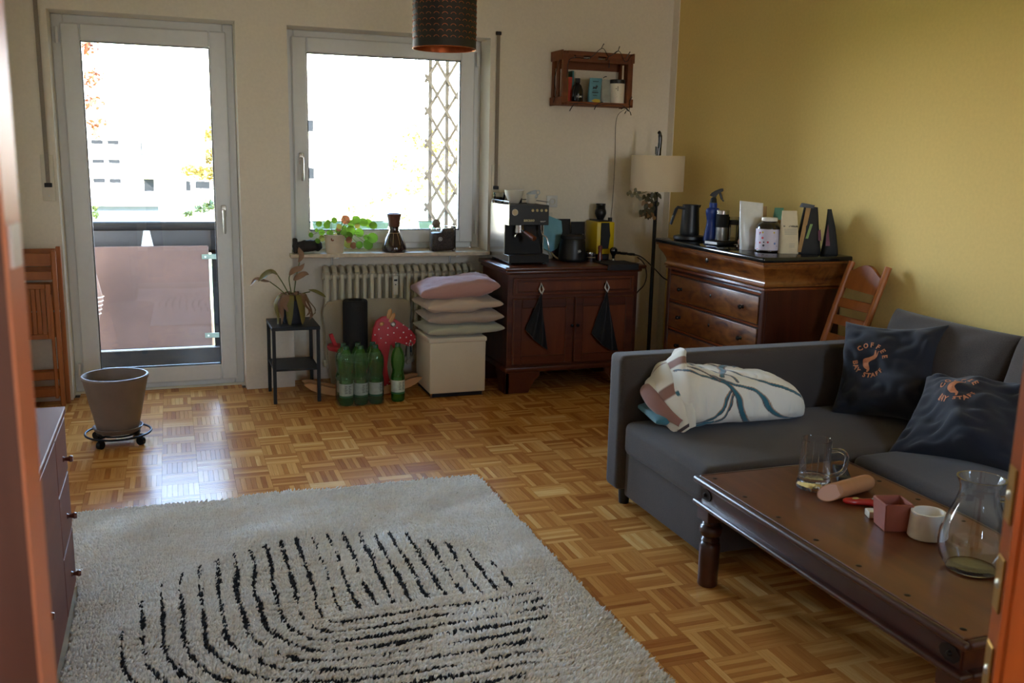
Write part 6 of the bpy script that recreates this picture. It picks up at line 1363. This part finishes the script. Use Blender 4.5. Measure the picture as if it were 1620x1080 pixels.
MB().lathe([(0, 0), (.018, .001), (.027, .012), (.030, .024), (.027, .036), (.018, .048), (.008, .056), (0, .058)], (3.022, 4.56, DZt), 26).build('clay_drop', 'egg_terracotta', None, 'terracotta drop shaped clay stone on the dresser', 'clay stone')
MB().tube(bez([(2.985, 4.585, DZt+.004), (2.995, 4.56, DZt+.008), (2.975, 4.54, DZt+.006)], 4), .004, 8).lathe([(0, .010), (.005, .007), (.006, 0)], (2.975, 4.54, DZt), 10).build('metal_clip', 'steel', None, 'tiny shiny metal clip beside the clay stone', 'clip')
plain('ziplock', '#d3d3cf', .3, var=.06, vs=25); plain('sticker_purple', '#6a5ba0', .5); plain('sticker_orange', '#d98a3a', .5); plain('sticker_cyan', '#8fc4cc', .5)
zb = thing('zip_bag', 'white plastic zip bag with a small colourful sticker on the dresser', 'bag', (2.965, 4.40, DZt)); bag(MB(), 2.965, 4.40, DZt, .125, .07, .255, -.25, 1.05, (-.012, 0), seed=11, amp=.008, botw=.88, rows=26, n=44, slant=-.02, dtop=.25).build('bag_body', 'ziplock', zb, ang=70)
def zf(x, y): c_, s_ = math.cos(-.25), math.sin(-.25); d_ = -.037*(1-(max(0, y)/.255)**1.6)-.004; return (2.965+x*c_-d_*s_-.008*(y/.255)**2, 4.40+x*s_+d_*c_, DZt+y)
for nm, mt, pts in (('sticker', 'sticker_cyan', ((-.045, .09), (-.012, .09), (-.012, .14), (-.045, .14))), ('sticker', 'sticker_orange', ((-.043, .125), (-.018, .12), (-.015, .145), (-.038, .15))), ('sticker', 'sticker_purple', ((-.044, .15), (-.016, .145), (-.014, .175), (-.042, .18)))): MB().poly([zf(x, y) for x, y in pts]).build(nm, mt, zb, smooth=False)
mb = MB()
for r_ in range(8):
    for c in range(3): mb.quad(*[zf(-.042+c*.011+dx, .03+r_*.007+dy) for dx, dy in ((0, 0), (.008, 0), (.008, .002), (0, .002))])
plain('ink_blue', '#7a93b5', .7, var=0); mb.build('small_print', 'ink_blue', zb, smooth=False)
bag(MB(), 3.035, 4.43, DZt, .075, .05, .23, -.2, .9, seed=12).build('kraft_bag', 'kraft_paper', None, 'tall kraft paper bag half hidden behind the white zip bag', 'bag', ang=70)
def confetti():
    mt, nt, b = nodemat('label_confetti'); v = N(nt, 'ShaderNodeTexVoronoi', i_Scale=48.0, feature='F1'); nt.links.new(mapped(nt, (1, 1, 1)), v.inputs['Vector'])
    sp_ = N(nt, 'ShaderNodeSeparateColor'); nt.links.new(v.outputs['Color'], sp_.inputs[0])
    col = ramp(nt, sp_.outputs[0], [(.0, H('#c23a4a')), (.25, H('#d0b23a')), (.45, H('#2c2a3a')), (.6, H('#6d86c0')), (.8, H('#d7cfe0'))]); 
    r2 = nt.nodes[-1]; r2.color_ramp.interpolation = 'CONSTANT'
    lt = N(nt, 'ShaderNodeMath', operation='LESS_THAN'); nt.links.new(v.outputs['Distance'], lt.inputs[0]); lt.inputs[1].default_value = .30
    mx = N(nt, 'ShaderNodeMix', data_type='RGBA'); nt.links.new(lt.outputs[0], mx.inputs[0]); mx.inputs[6].default_value = H('#cfc6d8'); nt.links.new(col, mx.inputs[7]); nt.links.new(mx.outputs[2], b.inputs['Base Color']); b.inputs['Roughness'].default_value = .45
confetti(); plain('jar_amber', '#1a0f0a', .1, var=0, coat=.6)
jr2 = thing('supplement_jar', 'dark jar with white cap and a confetti patterned label on the dresser', 'jar', (2.985, 4.27, DZt))
MB().lathe([(0, 0), (.060, 0), (.065, .006), (.066, .02), (.066, .125), (.060, .142), (.048, .154), (.038, .158), (.038, .165), (0, .166)], (2.985, 4.27, DZt), 40).build('body', 'jar_amber', jr2)
MB().lathe([(.0665, .012), (.0665, .122)], (2.985, 4.27, DZt), 40).build('label', 'label_confetti', jr2); MB().lathe([(.041, .162), (.042, .164), (.042, .178), (.040, .181), (0, .182)], (2.985, 4.27, DZt), 32).build('cap', 'white_ceramic', jr2)
plain('bag_teal', '#4f8a74', .5, var=.08); bag(MB(), 3.125, 4.39, DZt, .085, .06, .225, -.2, .6, seed=13).build('teal_bag', 'bag_teal', None, 'teal coffee bag behind the dark jar on the dresser', 'bag', ang=70)
MB().box(3.065, 3.115, 4.30, 4.315, DZt, DZt+.165, .002).build('kraft_card', 'kraft_paper', None, 'kraft cardboard box edge between the dark jar and the teal bag', 'box')
wb_ = thing('coffee_bag', 'white paper coffee bag with printed text standing near the dresser corner', 'bag', (3.05, 4.18, DZt)); plain('bag_offwhite', '#d5c8ac', .8, var=.05)
bag(MB(), 3.05, 4.18, DZt, .105, .07, .222, -.25, .78, (-.01, 0), seed=14).build('bag_body', 'bag_offwhite', wb_, ang=70)
def wf(x, y): c_, s_ = math.cos(-.25), math.sin(-.25); d_ = -.036*(1-(max(0, y)/.222)**1.6)*1.0-.002; return (3.05+x*c_-d_*s_-.01*(y/.222)**2, 4.18+x*s_+d_*c_, DZt+y)
mb = add_text(MB(), 'BONNY HOLLER', .0105, lambda x, y: wf(x, .142+y), .0004); mb.build('lettering', 'ink_dark', wb_, smooth=False)
mb = MB()
for r_ in range(6):
    for c in range(8): mb.quad(*[wf(-.034+c*.0085+dx, .10+r_*.0055+dy) for dx, dy in ((0, 0), (.006, 0), (.006, .002), (0, .002))])
for r_ in range(3): mb.quad(*[wf(-.01+dx, .035+r_*.008+dy) for dx, dy in ((0, 0), (.03, 0), (.03, .0015), (0, .0015))])
mb.build('small_print', 'ink_grey', wb_, smooth=False)
plain('label_magenta', '#5c1230', .5); plain('label_green', '#7f9a5a', .6)
bb = thing('coffee_bag', 'black coffee bag with a kraft label strip and a folded open top', 'bag', (3.16, 4.165, DZt)); bag(MB(), 3.16, 4.165, DZt, .135, .085, .245, -.3, .55, (.0, 0), seed=15, slant=-.03).build('bag_body', 'black_matte', bb, ang=70)
def kf(x, y): c_, s_ = math.cos(-.3), math.sin(-.3); d_ = -.045*(1-(max(0, y)/.245)**1.6)-.003; return (3.16+x*c_-d_*s_, 4.165+x*s_+d_*c_, DZt+y)
MB().poly([kf(-.070, .01), kf(-.050, .01), kf(.0, .242), kf(-.026, .242), kf(-.05, .13)]).build('kraft_strip', 'kraft_paper', bb, smooth=False); MB().poly([kf(-.030, .08), kf(-.016, .08), kf(.008, .155), kf(-.006, .155)]).build('green_sticker', 'label_green', bb, smooth=False); MB().poly([kf(.038, .07), kf(.056, .07), kf(.05, .13), kf(.036, .12)]).build('magenta_sticker', 'label_magenta', bb, smooth=False)
MB().prism([(-.05, .240), (.012, .235), (.02, .252), (-.04, .262)], lambda x, y: kf(x, min(y, .244))[:2]+(DZt+y,), lambda x, y: (kf(x, min(y, .244))[0], kf(x, min(y, .244))[1]+.02, DZt+y)).build('folded_top', 'black_plastic', bb)
bc = thing('coffee_bag', 'narrow black coffee bag with a magenta label closest to the yellow wall', 'bag', (3.255, 4.12, DZt)); bag(MB(), 3.258, 4.11, DZt, .085, .075, .235, -.35, .25, (-.022, 0), seed=16).build('bag_body', 'black_matte', bc, ang=70)
def mf(x, y): c_, s_ = math.cos(-.35), math.sin(-.35); d_ = -.040*(1-(max(0, y)/.235)**1.6)-.003; t = y/.235; return (3.252+x*c_-d_*s_-.022*t*t, 4.12+x*s_+d_*c_, DZt+y)
MB().poly([mf(-.024, .045), mf(.006, .045), mf(.008, .15), mf(-.008, .155), mf(-.020, .10)]).build('magenta_label', 'label_magenta', bc, smooth=False)

# ------------------------------------------------------------------ things on the coffee table
TZ = .4005
pane('mug_glass', (.97, .98, .98, 1), .7)
bm_ = thing('beer_mug', 'clear glass beer mug with handle standing on the coffee table', 'mug', (2.035, 2.545, TZ))
MB().lathe([(0, 0), (.052, 0), (.057, .004), (.058, .016), (.054, .030), (.0515, .042), (.040, .044), (0, .040)], (2.035, 2.545, TZ), 40).build('thick_base', 'clear_glass', bm_)
MB().lathe([(.0515, .042), (.050, .17), (.0492, .1735), (.048, .17)], (2.035, 2.545, TZ), 40).build('glass', 'mug_glass', bm_)
for k in range(8): MB().tube([(2.035+.0512*math.cos(k*PI/4+.3), 2.545+.0512*math.sin(k*PI/4+.3), TZ+.045), (2.035+.0502*math.cos(k*PI/4+.3), 2.545+.0502*math.sin(k*PI/4+.3), TZ+.15)], .0012, 5).build('facet_edge', 'clear_glass', bm_)
dxh = Vector((.86, -.5, 0)); B0 = Vector((2.035, 2.545, TZ))
MB().tube(bez([B0+dxh*.049+Vector((0, 0, .135)), B0+dxh*.078+Vector((0, 0, .138)), B0+dxh*.100+Vector((0, 0, .122)), B0+dxh*.100+Vector((0, 0, .085)), B0+dxh*.085+Vector((0, 0, .058)), B0+dxh*.051+Vector((0, 0, .045))], 5), .0075, 10).build('handle', 'clear_glass', bm_)
ph = thing('cordless_phone', 'black cordless phone lying behind the beer mug', 'phone', (2.20, 2.62, TZ)); Mp = Matrix.Translation((2.205, 2.61, TZ)) @ Matrix.Rotation(-.55, 4, 'Z')
MB().box(-.024, .024, -.078, .078, 0, .022, .007, 3, M=Mp).build('body', 'black_plastic', ph); MB().box(-.017, .017, .018, .052, .0222, .0232, M=Mp).build('screen', 'black_gloss', ph)
for r_ in range(4):
    for c in range(3): MB().box(-.018+c*.013, -.008+c*.013, -.06+r_*.016, -.051+r_*.016, .0218, .0238, .001, M=Mp).build('key', 'steel_brushed' if (r_, c) == (3, 1) else 'black_matte', ph)
plain('tan_finger', '#b07a50', .6, var=.05); plain('nail_pink', '#c99a80', .4, var=0)
fg = thing('tan_case', 'tan rounded roll with a slanted pale end on the coffee table', 'case', (2.115, 2.445, TZ))
A0, A1 = Vector((2.005, 2.42, TZ+.029)), Vector((2.225, 2.475, TZ+.029)); da = (A1-A0).normalized(); sa = Vector((-da.y, da.x, 0)); rings = []
mb = MB(); nr, ns = 20, 20
for i in range(nr+1):
    t = i/nr; ring_ = []
    for j in range(ns):
        an = 2*PI*j/ns; yy, zz = math.cos(an), math.sin(an); r_ = .028*(1-max(0, (t-.82)/.18)**2.2*.75)
        ax_ = t*.225+(max(0, .16-t)/.16)*.035*(zz*.6-yy*.9)*.9
        ring_.append(mb.bm.verts.new(A0+da*ax_+sa*yy*r_+Vector((0, 0, zz*r_))))
    rings.append(ring_)
for A, B in zip(rings, rings[1:]):
    for j in range(ns): mb.bm.faces.new((A[j], A[(j+1) % ns], B[(j+1) % ns], B[j]))
mb.bm.faces.new(rings[-1]); mb.bm.faces.new(rings[0][::-1]); mb.build('shell', 'tan_finger', fg, ang=50)
mb = MB(); mb.poly([A0+da*(.033*(math.sin(an)*.6-math.cos(an)*.9)*.9-.0012)+sa*math.cos(an)*.025+Vector((0, 0, math.sin(an)*.025)) for an in [2*PI*j/20 for j in range(20)]]); mb.build('cut_face', 'nail_pink', fg, smooth=False)
plain('plastic_red', '#b3201c', .3, var=0, coat=.4)
rd = thing('red_knife', 'red plastic utility knife with a grey button on the coffee table', 'knife', (2.08, 2.36, TZ)); R0 = Vector((2.03, 2.385, TZ+.011)); R1 = Vector((2.145, 2.325, TZ+.011))
MB().tube([R0+(R1-R0)*t for t in (0, .06, .25, .5, .75, .93, 1)], [.005, .010, .0125, .012, .014, .015, .009], 14, flat=.8).build('body', 'plastic_red', rd)
c = R0+(R1-R0)*.78; MB().lathe([(0, .004), (.007, .003), (.010, 0)], c+Vector((0, 0, .0125)), 16, sx=1.3).build('button', 'steel_brushed', rd); c = R0+(R1-R0)*.3; MB().lathe([(0, .002), (.006, .0015), (.008, 0)], c+Vector((0, 0, .0105)), 12, sx=1.6).build('badge', 'letter_gold', rd); MB().tube([R1, R1+(R1-R0)*.12], .004, 8).build('tip', 'steel', rd)
wh = thing('white_remote', 'small white block with black ends behind the terracotta cube', 'remote', (2.095, 2.235, TZ)); Mw = Matrix.Translation((2.10, 2.245, TZ)) @ Matrix.Rotation(-.35, 4, 'Z'); plain('ivory', '#cfcab8', .4, var=.02)
MB().box(-.075, .075, -.02, .02, 0, .022, .004, 2, M=Mw).build('body', 'ivory', wh); MB().cyl(Mw @ Vector((.058, .012, .020)), Mw @ Vector((.058, .012, .032)), .009, n=14).build('knob', 'black_plastic', wh)
plain('terracotta_dark', '#93503c', .45, var=.06)
Mc = Matrix.Translation((2.042, 2.175, TZ)) @ Matrix.Rotation(-.28, 4, 'Z'); s0, s1 = .038, .045; hC = .088; th = .006
mb = MB(); rows = []
for sz, z in ((s0, 0), (s1, hC), (s1-th, hC), (s0-th, .01)): rows.append([mb.bm.verts.new(Mc @ Vector((x*sz, y*sz, z))) for x, y in ((-1, -1), (1, -1), (1, 1), (-1, 1))])
mb.bm.faces.new(rows[0][::-1])
for A, B in zip(rows, rows[1:]):
    for i in range(4): mb.bm.faces.new((A[i], A[(i+1) % 4], B[(i+1) % 4], B[i]))
mb.bm.faces.new(rows[-1]); bmesh.ops.bevel(mb.bm, geom=[e for e in mb.bm.edges], offset=.0022, segments=2, affect='EDGES', clamp_overlap=True)
mb.build('square_vase', 'terracotta_dark', None, 'square terracotta brown candle pot on the coffee table', 'pot', ang=50)
MB().lathe([(0, 0), (.048, 0), (.051, .004), (.047, .076), (.0465, .080), (.041, .080), (.040, .074), (.040, .05), (0, .048)], (2.093, 2.085, TZ), 40, sx=1.08).build('candle_pot', 'white_ceramic', None, 'white round ceramic candle pot beside the terracotta cube', 'pot', ang=40)
cfj = thing('glass_carafe', 'bulbous clear glass carafe with a handle at the near end of the table', 'carafe', (2.045, 1.865, TZ))
MB().lathe([(0, 0), (.060, 0), (.068, .004), (.086, .035), (.094, .075), (.090, .11), (.074, .155), (.058, .195), (.051, .225), (.054, .245), (.061, .258), (.063, .264), (.058, .264), (.050, .245), (.0475, .225), (.054, .195), (.070, .154), (.086, .11), (.090, .075), (.082, .036), (.064, .008), (0, .007)], (2.045, 1.865, TZ), 48).build('glass', 'clear_glass', cfj)
dh = Vector((.45, -.89, 0)).normalized(); B0 = Vector((2.045, 1.865, TZ))
MB().tube(bez([B0+dh*.052+Vector((0, 0, .218)), B0+dh*.085+Vector((0, 0, .222)), B0+dh*.118+Vector((0, 0, .20)), B0+dh*.122+Vector((0, 0, .15)), B0+dh*.112+Vector((0, 0, .11)), B0+dh*.091+Vector((0, 0, .09))], 5), .0085, 10).build('handle', 'clear_glass', cfj)
